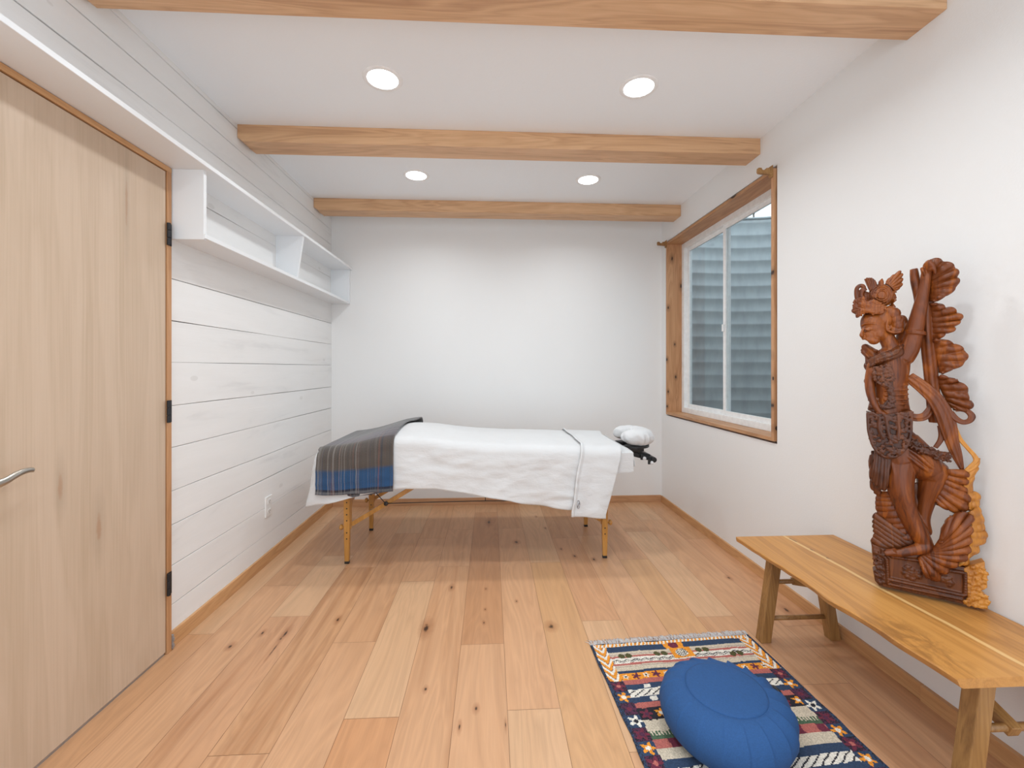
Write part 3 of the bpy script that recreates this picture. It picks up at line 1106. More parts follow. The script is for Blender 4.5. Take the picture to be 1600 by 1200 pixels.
# small oval mark near the cuff's lower corner
bm = bmesh.new()
pts = [(.508 + .0085 * math.cos(a), 2.493, .376 + .024 * math.sin(a)) for a in [2 * PI * k / 18 for k in range(19)]]
tube(bm, pts, .0022, 6)
tube(bm, [(.504, 2.492, .358), (.508, 2.492, .376), (.512, 2.492, .392)], .003, 6)
em = link('stitched_emblem', bm, M['grey_metal'], bs, True)

# ------------------------------------------------------------------ striped blanket
def blanket_mat():
    m, nt, b = new_mat('striped_wool')
    b.inputs['Roughness'].default_value = 0.95
    b.inputs['Sheen Weight'].default_value = 0.3
    uv = nt.nodes.new('ShaderNodeUVMap')
    sp = nt.nodes.new('ShaderNodeSeparateXYZ')
    nt.links.new(uv.outputs[0], sp.inputs[0])
    V = sp.outputs[1]
    # broad zones along the cloth
    base = ramp(nt, V, [(0.0, (.060, .058, .060)), (0.55, (.085, .080, .082)), (0.69, (.085, .065, .085)), (0.735, (.055, .030, .052)), (0.765, (.082, .066, .056)),
                        (0.87, (.085, .068, .056)), (0.886, (.016, .062, .150)), (0.972, (.012, .062, .165)), (0.976, (.012, .014, .03)), (0.984, (.012, .014, .03)), (0.986, (.11, .11, .11)), (1.0, (.09, .10, .13))])
    base.node.color_ramp.interpolation = 'LINEAR'
    def stripes(freq, seed, lo, hi):
        cx = N(nt, 'ShaderNodeCombineXYZ')
        nt.links.new(math_n(nt, 'MULTIPLY', sp.outputs[0], freq), cx.inputs[0])
        cx.inputs[1].default_value = seed
        nt.links.new(math_n(nt, 'MULTIPLY', V, .6), cx.inputs[2])
        f = noise_tex(nt, cx.outputs[0], 1.0, 2, .6)
        return ramp(nt, f, [(lo, (0, 0, 0)), (hi, (1, 1, 1))])
    c = base
    c = mixc(nt, math_n(nt, 'MULTIPLY', stripes(40, 3.1, .55, .64), .5), c, (.27, .25, .23))
    c = mixc(nt, math_n(nt, 'MULTIPLY', stripes(46, 9.7, .60, .68), .5), c, (.02, .03, .06))
    c = mixc(nt, math_n(nt, 'MULTIPLY', stripes(27, 15.3, .60, .68), .5), c, (.22, .085, .06))
    c = mixc(nt, math_n(nt, 'MULTIPLY', stripes(90, 22.0, .52, .62), .28), c, (.03, .04, .05))
    # crosswise bands on the part lying on top
    cy_ = N(nt, 'ShaderNodeCombineXYZ')
    nt.links.new(math_n(nt, 'MULTIPLY', V, 38), cy_.inputs[1])
    bands = ramp(nt, noise_tex(nt, cy_.outputs[0], 1.0, 3, .6), [(.45, (0, 0, 0)), (.6, (.45, .45, .45))])
    c = mixc(nt, math_n(nt, 'MULTIPLY', bands, math_n(nt, 'LESS_THAN', V, .75)), c, (.19, .19, .19))
    cx = N(nt, 'ShaderNodeCombineXYZ')
    nt.links.new(math_n(nt, 'MULTIPLY', sp.outputs[0], 260), cx.inputs[0])
    nt.links.new(math_n(nt, 'MULTIPLY', V, 330), cx.inputs[1])
    w = noise_tex(nt, cx.outputs[0], 1.0, 2)
    c = mixc(nt, 1.0, c, ramp(nt, w, [(.3, (.62, .62, .62)), (.7, (1.3, 1.3, 1.3))]), 'MULTIPLY')
    nt.links.new(c, b.inputs['Base Color'])
    bump(nt, b, w, .4, .002)
    return m
M['blanket'] = blanket_mat()

def blanket(name, x0, x1, hem, off, extra, parent=None, s_back=None, vmin=0.0, bulk=1.0):
    bm = bmesh.new()
    uvl = bm.loops.layers.uv.new('UVMap')
    NX, NS = 90, 130
    grid = []
    for i in range(NX + 1):
        u = i / NX
        rowv = []
        ln = hem_len(lerp(x0, x1, u), hem)
        s0 = -(flat + arc + ln)
        s1 = flat + arc + .16 if s_back is None else s_back
        for k in range(NS + 1):
            s = lerp(s0, s1, k / NS)
            x = lerp(x0, x1, u)
            # the far corner slides a little towards the head end
            x += .055 * u * sstep(.02, .36, s)
            hangf = clamp((-s - flat) / .25)
            x = lerp(x, x0 + (x - x0) * .985 + .012, hangf)
            xx = max(x, -.985)
            p, n, hang = drape(xx, s, off, 0, 0, .007, 21.0)
            if u < .06 and s > -flat:
                p.z -= .012 * (1 - u / .06) ** 2
            if s < 0 and hang > 0:
                low = clamp((abs(s) - flat - arc) / .2)
                p.y -= (.014 * low + .007 * low * math.sin(u * 7.5 + .6) + .004 * math.sin(u * 23) * low) * bulk
            elif s > flat * .6:
                # lifted ridge along the back
                p.z += .022 * sstep(.18, .33, s) * (1 - sstep(.34, .42, s)) * u
            rowv.append((bm.verts.new(p), u, 1 - k / NS))
        grid.append(rowv)
    for i in range(NX):
        for k in range(NS):
            q = [grid[i][k], grid[i + 1][k], grid[i + 1][k + 1], grid[i][k + 1]]
            f = bm.faces.new([a[0] for a in q])
            for l, a in zip(f.loops, q):
                l[uvl].uv = (a[1], vmin + (1 - vmin) * a[2])
    o = link(name, bm, M['blanket'], parent, True)
    sm = o.modifiers.new('t', 'SOLIDIFY'); sm.thickness = extra; sm.offset = 1
    return o
BH = [(-1.0, .452), (-.9, .445), (-.75, .452), (-.55, .470)]
bl = blanket('striped_blanket', -.992, -.555, BH, .027, .007)
tag(bl, 'folded grey, brown and blue striped wool blanket over the foot end of the massage table', 'blanket')
BH2 = [(-1.0, .42), (-.86, .418), (-.70, .440), (-.55, .465)]
b2 = blanket('under_fold', -.86, -.62, BH2, .0195, .004, bl, s_back=-(flat + arc * .6), vmin=.72, bulk=.15)

# ------------------------------------------------------------------ face cradle
fc = empty('face_cradle', (.95, 2.9, .62))
tag(fc, 'white covered face cradle on a black frame at the end of the massage table', 'face cradle')
CXC, CYC, CZC = .952, 2.915, .712
bm = bmesh.new()
# horseshoe pad, open towards the table
ring = []
pts = []
for k in range(113):
    a = math.radians(-142 + 284 * k / 112)
    pts.append((CXC + .088 * math.cos(a), CYC + .105 * math.sin(a)))
n = 28
prev = None
rings = []
for i, (px, py) in enumerate(pts):
    a_, b_ = Vector(pts[max(0, i - 1)]), Vector(pts[min(112, i + 1)])
    d = (b_ - a_).normalized()
    nr = Vector((d.y, -d.x))
    endf = 1 - .55 * (abs(i - 56) / 56) ** 6
    ringv = []
    for k in range(n):
        t = 2 * PI * k / n
        c_, s_ = math.cos(t), math.sin(t)
        # gathered elastic below, plump on top
        rw = .060 * endf * (1 + .03 * math.sin(i * .6 + k))
        rh = (.052 if s_ > 0 else .058) * endf
        pleat = .009 * math.sin(i * .62 + 2.2 * math.sin(i * .21) + .8 * s_) * clamp(.75 - s_)
        rw += pleat
        p = Vector((px + nr.x * c_ * rw, py + nr.y * c_ * rw, CZC + s_ * rh - .25 * (px - CXC) * 0.2))
        p += Vector((0, 0, .004 * nz(px * 30, py * 30 + k, 3)))
        ringv.append(bm.verts.new(p))
    rings.append(ringv)
for r0, r1 in zip(rings, rings[1:]):
    for k in range(n):
        bm.faces.new([r0[k], r0[(k + 1) % n], r1[(k + 1) % n], r1[k]])
for r in (rings[0], rings[-1]):
    bm.faces.new(r)
cu = link('cushion_cover', bm, M['cover'], fc, True)
sb = cu.modifiers.new('s', 'SUBSURF'); sb.levels = 1; sb.render_levels = 1
bm = bmesh.new()
pl = [(CXC + .118 * math.cos(math.radians(a)), CYC + .145 * math.sin(math.radians(a))) for a in range(-140, 141, 10)]
pi_ = [(CXC + .05 * math.cos(math.radians(a)), CYC + .065 * math.sin(math.radians(a))) for a in range(140, -141, -10)]
prism(bm, pl + pi_, 'z', .640, .655)
link('cradle_plate', bm, M['dark'], fc, bevel=.002)
bm = bmesh.new()
box(bm, .874, 1.010, CYC - .09, CYC - .07, .612, .640)
box(bm, .874, 1.010, CYC + .07, CYC + .09, .612, .640)
box(bm, .93, 1.02, CYC - .075, CYC + .075, .612, .640)
link('cradle_frame', bm, M['dark'], fc, bevel=.003)
bm = bmesh.new()
for sy in (-1, 1):
    bar(bm, (.876, CYC + sy * .06, .612), (1.085, CYC + sy * .06, .556), .026, .028)
tube(bm, [(1.085, CYC - .085, .556), (1.085, CYC + .085, .556)], .018, 14)
bar(bm, (.98, CYC, .606), (1.07, CYC, .578), .11, .016)
link('support_arm', bm, M['dark'], fc, bevel=.003)
for k, (x, z) in enumerate(((1.005, .572), (1.055, .542))):
    bm = bmesh.new()
    bar(bm, (x - .004, CYC - .085, z + .022), (x - .004, CYC - .085, z - .014), .010, .018, (1, 0, 0))
    cl_ = link('clamp', bm, M['dark'], fc, bevel=.002)
    bm = bmesh.new()
    lathe(bm, [(.011, CYC - .093), (.012, CYC - .089), (.012, CYC - .081), (.011, CYC - .077)], (x + .012, 0, z - .004), 16, 'y')
    link('clamp_lever', bm, M['clip'], cl_, True)

# ------------------------------------------------------------------ bench
BZ = .43
bn = empty('wooden_bench', (1.3, 1.41, 0))
tag(bn, 'long low oak bench with a live edge and splayed legs along the right wall', 'bench')
def bench_top_mat():
    m, nt, b = new_mat('oiled_oak_slab')
    b.inputs['Roughness'].default_value = 0.38
    v = coords(nt, (9, .9, 9))
    big = noise_tex(nt, v, 1.0, 3, .5, .9)
    rings = math_n(nt, 'ABSOLUTE', math_n(nt, 'SUBTRACT', math_n(nt, 'FRACT', math_n(nt, 'MULTIPLY', big, 9.0)), .5))
    fine = noise_tex(nt, coords(nt, (240, 6, 240)), 1.0, 2)
    t = math_n(nt, 'ADD', math_n(nt, 'ADD', math_n(nt, 'MULTIPLY', big, .6), math_n(nt, 'MULTIPLY', rings, .22)), math_n(nt, 'MULTIPLY', fine, .25))
    c = ramp(nt, t, [(.3, (.36, .155, .036)), (.5, (.54, .255, .066)), (.72, (.63, .325, .095))])
    sp = N(nt, 'ShaderNodeSeparateXYZ')
    tc = N(nt, 'ShaderNodeTexCoord')
    nt.links.new(tc.outputs['Object'], sp.inputs[0])
    # pale sapwood seam wandering along the middle
    wob = noise_tex(nt, coords(nt, (0, 4, 0)), 1.0, 3, .5)
    line = math_n(nt, 'ADD', math_n(nt, 'MULTIPLY', math_n(nt, 'SUBTRACT', 1.86, sp.outputs[1]), .043), 1.283)
    line = math_n(nt, 'ADD', line, math_n(nt, 'MULTIPLY', math_n(nt, 'SUBTRACT', wob, .5), .02))
    dx = math_n(nt, 'SUBTRACT', sp.outputs[0], line)
    ad = math_n(nt, 'ABSOLUTE', dx)
    top = math_n(nt, 'GREATER_THAN', sp.outputs[2], BZ - .004)
    sm = ramp(nt, math_n(nt, 'MULTIPLY', ad, 100.0), [(.55, (1, 1, 1)), (.8, (0, 0, 0))])
    c = mixc(nt, math_n(nt, 'MULTIPLY', sm, math_n(nt, 'MULTIPLY', top, .85)), c, (.72, .47, .20))
    # dark checks beside the seam
    ck = noise_tex(nt, coords(nt, (30, 14, 1)), 1.0, 2, .6)
    cw = math_n(nt, 'LESS_THAN', math_n(nt, 'ABSOLUTE', math_n(nt, 'SUBTRACT', dx, .008)), .0028)
    ck = math_n(nt, 'MULTIPLY', math_n(nt, 'GREATER_THAN', ck, .60), cw)
    c = mixc(nt, math_n(nt, 'MULTIPLY', ck, .85), c, (.05, .02, .008))
    # burr figure near the front edge
    sw = noise_tex(nt, coords(nt, (16, 10, 10), (3, 1, 0)), 1.0, 5, .65, 2.5)
    bx = math_n(nt, 'MULTIPLY', math_n(nt, 'SUBTRACT', sp.outputs[0], 1.14), 12.0)
    by = math_n(nt, 'MULTIPLY', math_n(nt, 'SUBTRACT', sp.outputs[1], 1.12), 6.0)
    rr = math_n(nt, 'ADD', math_n(nt, 'MULTIPLY', bx, bx), math_n(nt, 'MULTIPLY', by, by))
    bm_ = ramp(nt, rr, [(.1, (1, 1, 1)), (1.0, (0, 0, 0))])
    c = mixc(nt, math_n(nt, 'MULTIPLY', bm_, ramp(nt, sw, [(.45, (0, 0, 0)), (.6, (.6, .6, .6))])), c, (.24, .105, .03))
    nt.links.new(c, b.inputs['Base Color'])
    bump(nt, b, fine, .1, .001)
    return m
M['slab'] = bench_top_mat()
bm = bmesh.new()
NY = 60
prev = None
for i in range(NY + 1):
    t = i / NY
    y = lerp(.975, 1.845, t)
    xf = lerp(1.106, 1.070, t) + .006 * nz(y * 5, 2) + .004 * nz(y * 13, 5) - .012 * math.exp(-((y - 1.33) / .09) ** 2)
    xb = XR(y) - .006
    ring = []
    for dx, z in ((.012, BZ - .024), (.004, BZ - .020), (0, BZ - .012), (-.003, BZ - .003), (-.001, BZ)):
        ring.append(bm.verts.new((xf + dx + .003 * nz(y * 20, z * 50), y, z)))
    for k in range(1, 9):
        ring.append(bm.verts.new((lerp(xf, xb, k / 9), y, BZ)))
    ring.append(bm.verts.new((xb, y, BZ)))
    ring.append(bm.verts.new((xb, y, BZ - .024)))
    if prev:
        n = len(ring)
        for k in range(n):
            bm.faces.new([prev[k], prev[(k + 1) % n], ring[(k + 1) % n], ring[k]])
    else:
        bm.faces.new(ring)
    prev = ring
bm.faces.new(prev)
link('bench_top', bm, M['slab'], bn)
def bench_leg(xf, xt, y, lab=None):
    bm = bmesh.new()
    vs = box(bm, -.022, .022, y - .021, y + .021, 0, BZ - .024)
    for v in vs:
        t = v.co.z / (BZ - .024)
        v.co.x += lerp(xf, xt, t)
    return link('leg', bm, M['bench_leg'], bn, bevel=.003)
for y in (1.805, 1.045):
    sh_ = .012 if y < 1.2 else 0
    bench_leg(1.166 + sh_ * 2, 1.222 + sh_ * 2, y)
    bench_leg(1.474 + sh_, 1.405 + sh_, y)
    for z, a in ((.095, .022 / 1), (.250, .0)):
        bm = bmesh.new()
        xa = lerp(1.166 + sh_ * 2, 1.222 + sh_ * 2, z / .4)
        xb = lerp(1.474 + sh_, 1.405 + sh_, z / .4)
        tube(bm, [(xa, y, z), (xb, y, z)], .0095, 12)
        link('stretcher', bm, M['bench_bar'], bn, True)
    # folding brace from the upper rod to the underside of the seat
    sgn = -1 if y > 1.4 else 1
    bm = bmesh.new()
    xm = 1.312 + sh_
    bar(bm, (xm, y - sgn * .012, .245), (xm, y + sgn * .36, .388), .030, .030)
    br = link('brace', bm, M['bench_bar'], bn, bevel=.002)
    bm = bmesh.new()
    yy = y + sgn * .20
    tube(bm, [(xm - .028, yy, .325), (xm + .028, yy, .325)], .006, 10)
    link('brace_pin', bm, M['dark'], br, True)
# cleat the braces fold against
bm = bmesh.new()
box(bm, 1.25, 1.40, 1.405, 1.445, BZ - .05, BZ - .0245)
link('cleat', bm, M['bench_bar'], bn, bevel=.002)

# ------------------------------------------------------------------ kilim rug
RW, RL = .704, 1.02
rg = empty('kilim_rug', (.4175, 1.803, 0), math.atan2(.040, .708))
tag(rg, 'small fringed multicoloured woven rug on the floor, under the blue cushion', 'rug')
NAVY, CRM, PNK, ORG, WHT, MAR, OLV, BLK, GRN, PUR = ((.022, .045, .095), (.55, .47, .36), (.42, .12, .10), (.72, .27, .02), (.72, .68, .60), (.14, .018, .04), (.07, .065, .018), (.012, .010, .018), (.06, .11, .06), (.075, .018, .05))
def flower(a, b, ca, cb, r, c1, c2):
    d = math.hypot(a - ca, b - cb)
    th = math.atan2(b - cb, a - ca)
    if d < r * .33:
        return c2
    if d < r * (.72 + .28 * math.cos(5 * th)):
        return c1
    return None
def rug_col(a, b, rnd):
    """a across from the left edge, b down from the far end (metres)"""
    hb = .010 * math.sin(a * 9) * 0
    e = min(a, RW - a)
    # rope border along the far end
    if b < .022 and .02 < a < RW - .02:
        if b < .004:
            return BLK
        return WHT if (a * 60 + b * 25) % 1 < .5 else ORG
    # side borders
    if e < .060:
        if e < .010:
            return NAVY if rnd > .3 else BLK
        if b < .215:
            q = abs(((b * 22 + (e - .035) * 18 * (1 if a < RW / 2 else 1)) % 1) - .5)
            z = ((b * 24 + abs(e - .036) * 40) % 1)
            return WHT if z < .42 else (ORG if z < .9 else MAR)
        k = int((b - .215) / .052)
        cb = .215 + (k + .5) * .052
        cols = [(MAR, PNK), (ORG, WHT), (PUR, MAR), (WHT, BLK), (MAR, PUR), (ORG, WHT)][k % 6]
        f = flower(a if a < RW / 2 else RW - a, b, .036, cb, .025, *cols)
        if f:
            return f
        return NAVY if k % 2 else PUR if rnd > .5 else BLK
    x = a - .06
    w = RW - .12
    if b < .055:
        if .245 < x < .325:
            return MAR if math.hypot(x - .285, (b - .035) * 1.0) < .021 else ORG
        return NAVY
    if b < .165:
        # cream field with pink stripes, dark zigzag and olive bobbles
        if .255 < x < .345 and b < .115:
            d = math.hypot(x - .30, b - .085)
            if d < .024:
                return WHT if (int(a * 190) + int(b * 190)) % 2 else BLK
            return ORG
        for ox in (.045, .075, .195, .225, .375, .405, .50, .53):
            oy = .080 if (int(ox * 1000) // 5) % 2 else .118
            if math.hypot(x - ox, (b - oy) * 1.0) < .0135:
                return OLV
        if .090 < b < .122:
            q = abs(((x * 26) % 1) - .5) * .018 + .098
            return BLK if abs(b - q - .003) < .0025 or abs(b - q - .011) < .0015 else WHT
        if .080 < b < .090 or .122 < b < .134:
            return PNK
        if .070 < b < .074 or .14 < b < .143:
            return (.38, .30, .26)
        return CRM
    if b < .178:
        return NAVY
    if b < .212:
        k = int(x / .040)
        c0 = (k + .5) * .040
        if k % 2:
            f = flower(x, b, c0, .195, .018, MAR, PUR)
            return f or ORG
        f = flower(x, b, c0, .195, .013, WHT, BLK)
        return f or ORG
    if b < .236:
        return PNK
    if b < .262 or .296 < b < .322:
        if abs((x % .20) - .08) < .012 and abs(b - (.25 if b < .27 else .309)) < .009:
            return WHT
        return NAVY
    if b < .296:
        q = (x * 30 + b * 50) % 1
        return BLK if q < .22 and .266 < b < .292 else WHT
    if b < .345:
        return PNK
    if b < .395:
        k = int(x / .05)
        f = flower(x, b, (k + .5) * .05, .37, .021, ORG if k % 2 else MAR, WHT if k % 2 else PUR)
        return f or BLK
    bb = (b - .395) % .30
    if bb < .045:
        return CRM
    if bb < .062:
        return GRN if (x * 90) % 1 < .55 else CRM
    if bb < .075:
        return GRN
    if bb < .11:
        return PNK if (x * 12) % 1 < .6 else MAR
    if bb < .15:
        return CRM
    if bb < .18:
        return NAVY
    if bb < .215:
        return WHT if (x * 30 + b * 50) % 1 > .25 else BLK
    if bb < .25:
        return NAVY
    return ORG if (x * 24) % 1 < .5 else MAR
bm = bmesh.new()
cl = bm.loops.layers.float_color.new('yarn')
CS = .0034
na, nb = int(RW / CS), int(RL / CS)
rv = random.Random(3)
vg = []
for j in range(nb + 1):
    rowv = []
    for i in range(na + 1):
        a, b_ = i * RW / na, j * RL / nb
        z = .0055 + .0010 * nz(a * 14, b_ * 14) + rv.uniform(-.0005, .0005) + .004 * max(0, nz(a * 5 + 3, b_ * 5)) * (1 if a > RW * .8 else .3)
        e = .003 * nz(b_ * 12, 4)
        rowv.append(bm.verts.new((a + (e if i in (0, na) else 0) + .004 * nz(b_ * 6, 9), -b_ + .003 * nz(a * 8, 2), z)))
    vg.append(rowv)
for j in range(nb):
    for i in range(na):
        a, b_ = (i + .5) * RW / na, (j + .5) * RL / nb
        wa = a + .0035 * nz(a * 40, b_ * 40, 5)
        wb = b_ + .006 * nz(a * 6, b_ * 6, 8) + .002 * nz(a * 50, b_ * 50, 2)
        c = rug_col(clamp(wa, .0001, RW - .0001), max(wb, 0), rv.random())
        f = bm.faces.new([vg[j][i], vg[j + 1][i], vg[j + 1][i + 1], vg[j][i + 1]])
        q = rv.uniform(.78, 1.18)
        for l in f.loops:
            l[cl] = (c[0] * q, c[1] * q, c[2] * q, 1)
m, nt, b = new_mat('woven_rug_yarn')
b.inputs['Roughness'].default_value = .95
at = N(nt, 'ShaderNodeAttribute', attribute_name='yarn')
nt.links.new(at.outputs['Color'], b.inputs['Base Color'])
yn = noise_tex(nt, coords(nt, (150, 500, 100)), 1.0, 2)
bump(nt, b, yn, .5, .002)
M['rug'] = m
o = link('woven_field', bm, M['rug'], rg, local=True)
sm = o.modifiers.new('t', 'SOLIDIFY'); sm.thickness = .004; sm.offset = -1
bm = bmesh.new()
rf = random.Random(12)
for i in range(300):
    a = RW * (i + .5) / 300
    L_ = rf.uniform(.026, .040)
    dx = rf.uniform(-.018, .018)
    tube(bm, [(a, -.002, .005), (a + dx * .4, L_ * .5, .006 + rf.uniform(0, .003)), (a + dx, L_, .002)], [.0012, .0013, .0008], 5)
link('fringe', bm, M['fringe'], rg, True, local=True)

# ------------------------------------------------------------------ round cushion
zc = empty('meditation_cushion', (.745, 1.345, .008))
tag(zc, 'round blue pleated floor cushion sitting on the woven rug', 'cushion')
NPL = 18
pl_r = random.Random(4)
off_ = [pl_r.uniform(-.25, .25) for _ in range(NPL + 1)]
def pleat(a, i):
    # sharp folded gathers on the shoulder
    q = a / (2 * PI) * NPL
    k = int(q) % NPL
    t = (q % 1.0)
    t = clamp(t + off_[k] * math.sin(t * PI))
    saw = t ** 1.5 if t < .94 else (1 - t) / .06 * .911
    amp = [0, .010, .020, .030, .036, .050, .072, .092, .100, .080, .036, .0][min(i, 11)]
    amp *= .8 + .55 * math.cos(a - .3)
    return 1 + amp * (saw - .4) + .010 * math.sin(3 * a + 1) * (1 if i < 10 else .3)
prof = [(.150, .0), (.172, .010), (.188, .030), (.1965, .055), (.1970, .075), (.192, .095), (.182, .112), (.166, .127), (.146, .1365), (.130, .1395), (.1195, .1400), (.1165, .1385)]
bm = bmesh.new()
lathe(bm, prof, (0, 0, 0), NPL * 20, 'z', pleat)
link('pleated_side', bm, M['blue'], zc, True, local=True)
bm = bmesh.new()
rings = []
for r, z in ((.1195, .1385), (.1190, .1420), (.112, .1440), (.085, .1475), (.05, .1495), (.02, .1502)):
    rings.append([bm.verts.new((r * math.cos(2 * PI * k / 72), r * math.sin(2 * PI * k / 72), z + .0012 * nz(r * 30 * math.cos(2 * PI * k / 72), r * 30 * math.sin(2 * PI * k / 72)))) for k in range(72)])
for r0, r1 in zip(rings, rings[1:]):
    for k in range(72):
        bm.faces.new([r0[k], r0[(k + 1) % 72], r1[(k + 1) % 72], r1[k]])
bm.faces.new(rings[-1])
link('top_panel', bm, M['blue'], zc, True, local=True)
bm = bmesh.new()
pts = []
for k in range(13):
    a = math.radians(2 + 26 * k / 12)
    r = .1965 + .016 * math.sin(PI * k / 12)
    pts.append((r * math.cos(a), r * math.sin(a), .082 + .010 * math.sin(PI * k / 12)))
tube(bm, smooth_pts(pts, 2), .0055, 8, 0.4, (0, 0, 1))
link('carry_strap', bm, M['dark'], zc, True, local=True)

# ------------------------------------------------------------------ carved wooden figure leaning by the wall
def carved(name, lo, mid, hi, seed):
    m, nt, b = new_mat(name)
    b.inputs['Roughness'].default_value = .38
    b.inputs['Specular IOR Level'].default_value = .4
    v = coords(nt, (16, 10, 3.0), (seed, 0, 0))
    big = noise_tex(nt, v, 1.0, 4, .55, 1.2)
    rings = math_n(nt, 'ABSOLUTE', math_n(nt, 'SUBTRACT', math_n(nt, 'FRACT', math_n(nt, 'MULTIPLY', big, 7.0)), .5))
    fine = noise_tex(nt, coords(nt, (300, 300, 22)), 1.0, 2)
    t = math_n(nt, 'ADD', math_n(nt, 'ADD', math_n(nt, 'MULTIPLY', big, .7), math_n(nt, 'MULTIPLY', rings, .22)), math_n(nt, 'MULTIPLY', fine, .15))
    c = ramp(nt, t, [(.30, lo), (.50, mid), (.70, hi)])
    nt.links.new(c, b.inputs['Base Color'])
    bump(nt, b, fine, .15, .001)
    return m
M['carve'] = carved('carved_red_brown_wood', (.060, .013, .004), (.185, .044, .007), (.40, .115, .014), 0)
M['carve_dk'] = carved('carved_dark_wood', (.036, .010, .005), (.095, .026, .008), (.20, .058, .014), 3)
M['sap'] = carved('golden_sapwood', (.34, .12, .018), (.52, .21, .032), (.64, .29, .055), 6)

ST_O = (1.4092, 1.3372)
ST_RZ = -0.67856
st = empty('carved_statue', (ST_O[0], ST_O[1], BZ), ST_RZ)
tag(st, 'tall carved wooden statue of a crowned dancer with raised arm, standing on the bench', 'statue')

def J(xz, y, r=None):
    """x,z pairs with depth y (one number or a list) -> 3-D points"""
    ys = y if isinstance(y, (list, tuple)) else [y] * len(xz)
    return [(p[0], q, p[1]) for p, q in zip(xz, ys)]

def fuse(name, bm, mat, voxel, smooth_it=3, parent=None):
    me = bpy.data.meshes.new('tmp')
    bmesh.ops.recalc_face_normals(bm, faces=bm.faces)
    bm.to_mesh(me)
    bm.free()
    o = bpy.data.objects.new('tmp', me)
    COL.objects.link(o)
    r = o.modifiers.new('r', 'REMESH')
    r.mode = 'VOXEL'
    r.voxel_size = voxel
    if smooth_it:
        s = o.modifiers.new('s', 'SMOOTH')
        s.iterations = smooth_it
        s.factor = .5
    dg = bpy.context.evaluated_depsgraph_get()
    ev = o.evaluated_get(dg)
    nm = bpy.data.meshes.new_from_object(ev)
    bpy.data.objects.remove(o)
    nm.name = name
    for p in nm.polygons:
        p.use_smooth = True
    nm.materials.clear()
    nm.materials.append(mat)
    q = bpy.data.objects.new(name, nm)
    COL.objects.link(q)
    if parent is not None:
        q.parent = parent
    return q

def resample(pts, n):
    d = [0]
    for a, b in zip(pts, pts[1:]):
        d.append(d[-1] + math.dist(a, b))
    out = []
    for i in range(n):
        t = d[-1] * i / (n - 1)
        j = 0
        while j < len(d) - 2 and d[j + 1] < t:
            j += 1
        f = (t - d[j]) / max(1e-9, d[j + 1] - d[j])
        out.append(tuple(lerp(a, b, f) for a, b in zip(pts[j], pts[j + 1])))
    return out

def fan(name, base, edge, ridges, amp, yb, ye, thick, mat, curl=0.0, cross=0, parent=None, scallop=0.0):
    """carved leaf: sheet between a base curve and an edge curve with radiating folds"""
    nu, nv = max(36, ridges * 10), 18
    B = resample(smooth_pts(base, 6), nu + 1)
    E_ = resample(smooth_pts(edge, 8), nu + 1)
    bm = bmesh.new()
    g = []
    for i in range(nu + 1):
        u = i / nu
        rowv = []
        uw = u + .35 / ridges * nz(u * ridges * .45, ridges * 1.7, base[0][0] * 40)
        w = math.sin(2 * PI * ridges * uw)
        w = math.copysign(abs(w) ** .75, w) * (.75 + .6 * nz(u * ridges * .6, 3.3, base[0][1] * 9))
        for k in range(nv + 1):
            v = k / nv
            vv = v * (1 + (scallop + .035) * w * v)
            x = lerp(B[i][0], E_[i][0], vv)
            z = lerp(B[i][1], E_[i][1], vv)
            y = lerp(yb, ye, v) - amp * (w + .35 * nz(u * ridges * 2.2, v * 3, 7)) * (.15 + .85 * v) - amp * .5 * nz(u * 4, v * 4, 2) - curl * math.sin(v * PI)
            if cross:
                y -= .5 * amp * math.sin(2 * PI * cross * v)
            rowv.append(bm.verts.new((x, y, z)))
        g.append(rowv)
    for i in range(nu):
        for k in range(nv):
            bm.faces.new([g[i][k], g[i + 1][k], g[i + 1][k + 1], g[i][k + 1]])
    o = link(name, bm, mat, parent or st, True, local=True)
    s = o.modifiers.new('t', 'SOLIDIFY')
    s.thickness = thick
    s.offset = 0
    return o

def ribbon(bm, pts, wid, flat=.35, nr=3, n=40, groove=.32):
    """swept flat band with lengthwise grooves; wid = half widths"""
    P = smooth_pts([tuple(p) + (w_,) for p, w_ in zip(pts, wid)], 8)
    rings = []
    for i, p in enumerate(P):
        a = Vector(P[max(0, i - 1)][:3]); b_ = Vector(P[min(len(P) - 1, i + 1)][:3])
        d = (b_ - a).normalized()
        s = d.cross(Vector((0, 1, 0))).normalized()
        u = s.cross(d).normalized()
        ring = []
        for k in range(n):
            t = 2 * PI * k / n
            q = 1 - groove * (1 + math.cos(nr * 2 * t)) * .5
            ring.append(bm.verts.new(Vector(p[:3]) + s * math.cos(t) * p[3] + u * math.sin(t) * p[3] * flat * (q if abs(math.sin(t)) > .2 else 1)))
        rings.append(ring)
    for r0, r1 in zip(rings, rings[1:]):
        for k in range(n):
            bm.faces.new([r0[k], r0[(k + 1) % n], r1[(k + 1) % n], r1[k]])
    bm.faces.new(list(reversed(rings[0])))
    bm.faces.new(rings[-1])

def inside(p, poly):
    c = False
    j = len(poly) - 1
    for i in range(len(poly)):
        a, b_ = poly[i], poly[j]
        if (a[1] > p[1]) != (b_[1] > p[1]) and p[0] < (b_[0] - a[0]) * (p[1] - a[1]) / (b_[1] - a[1]) + a[0]:
            c = not c
        j = i
    return c

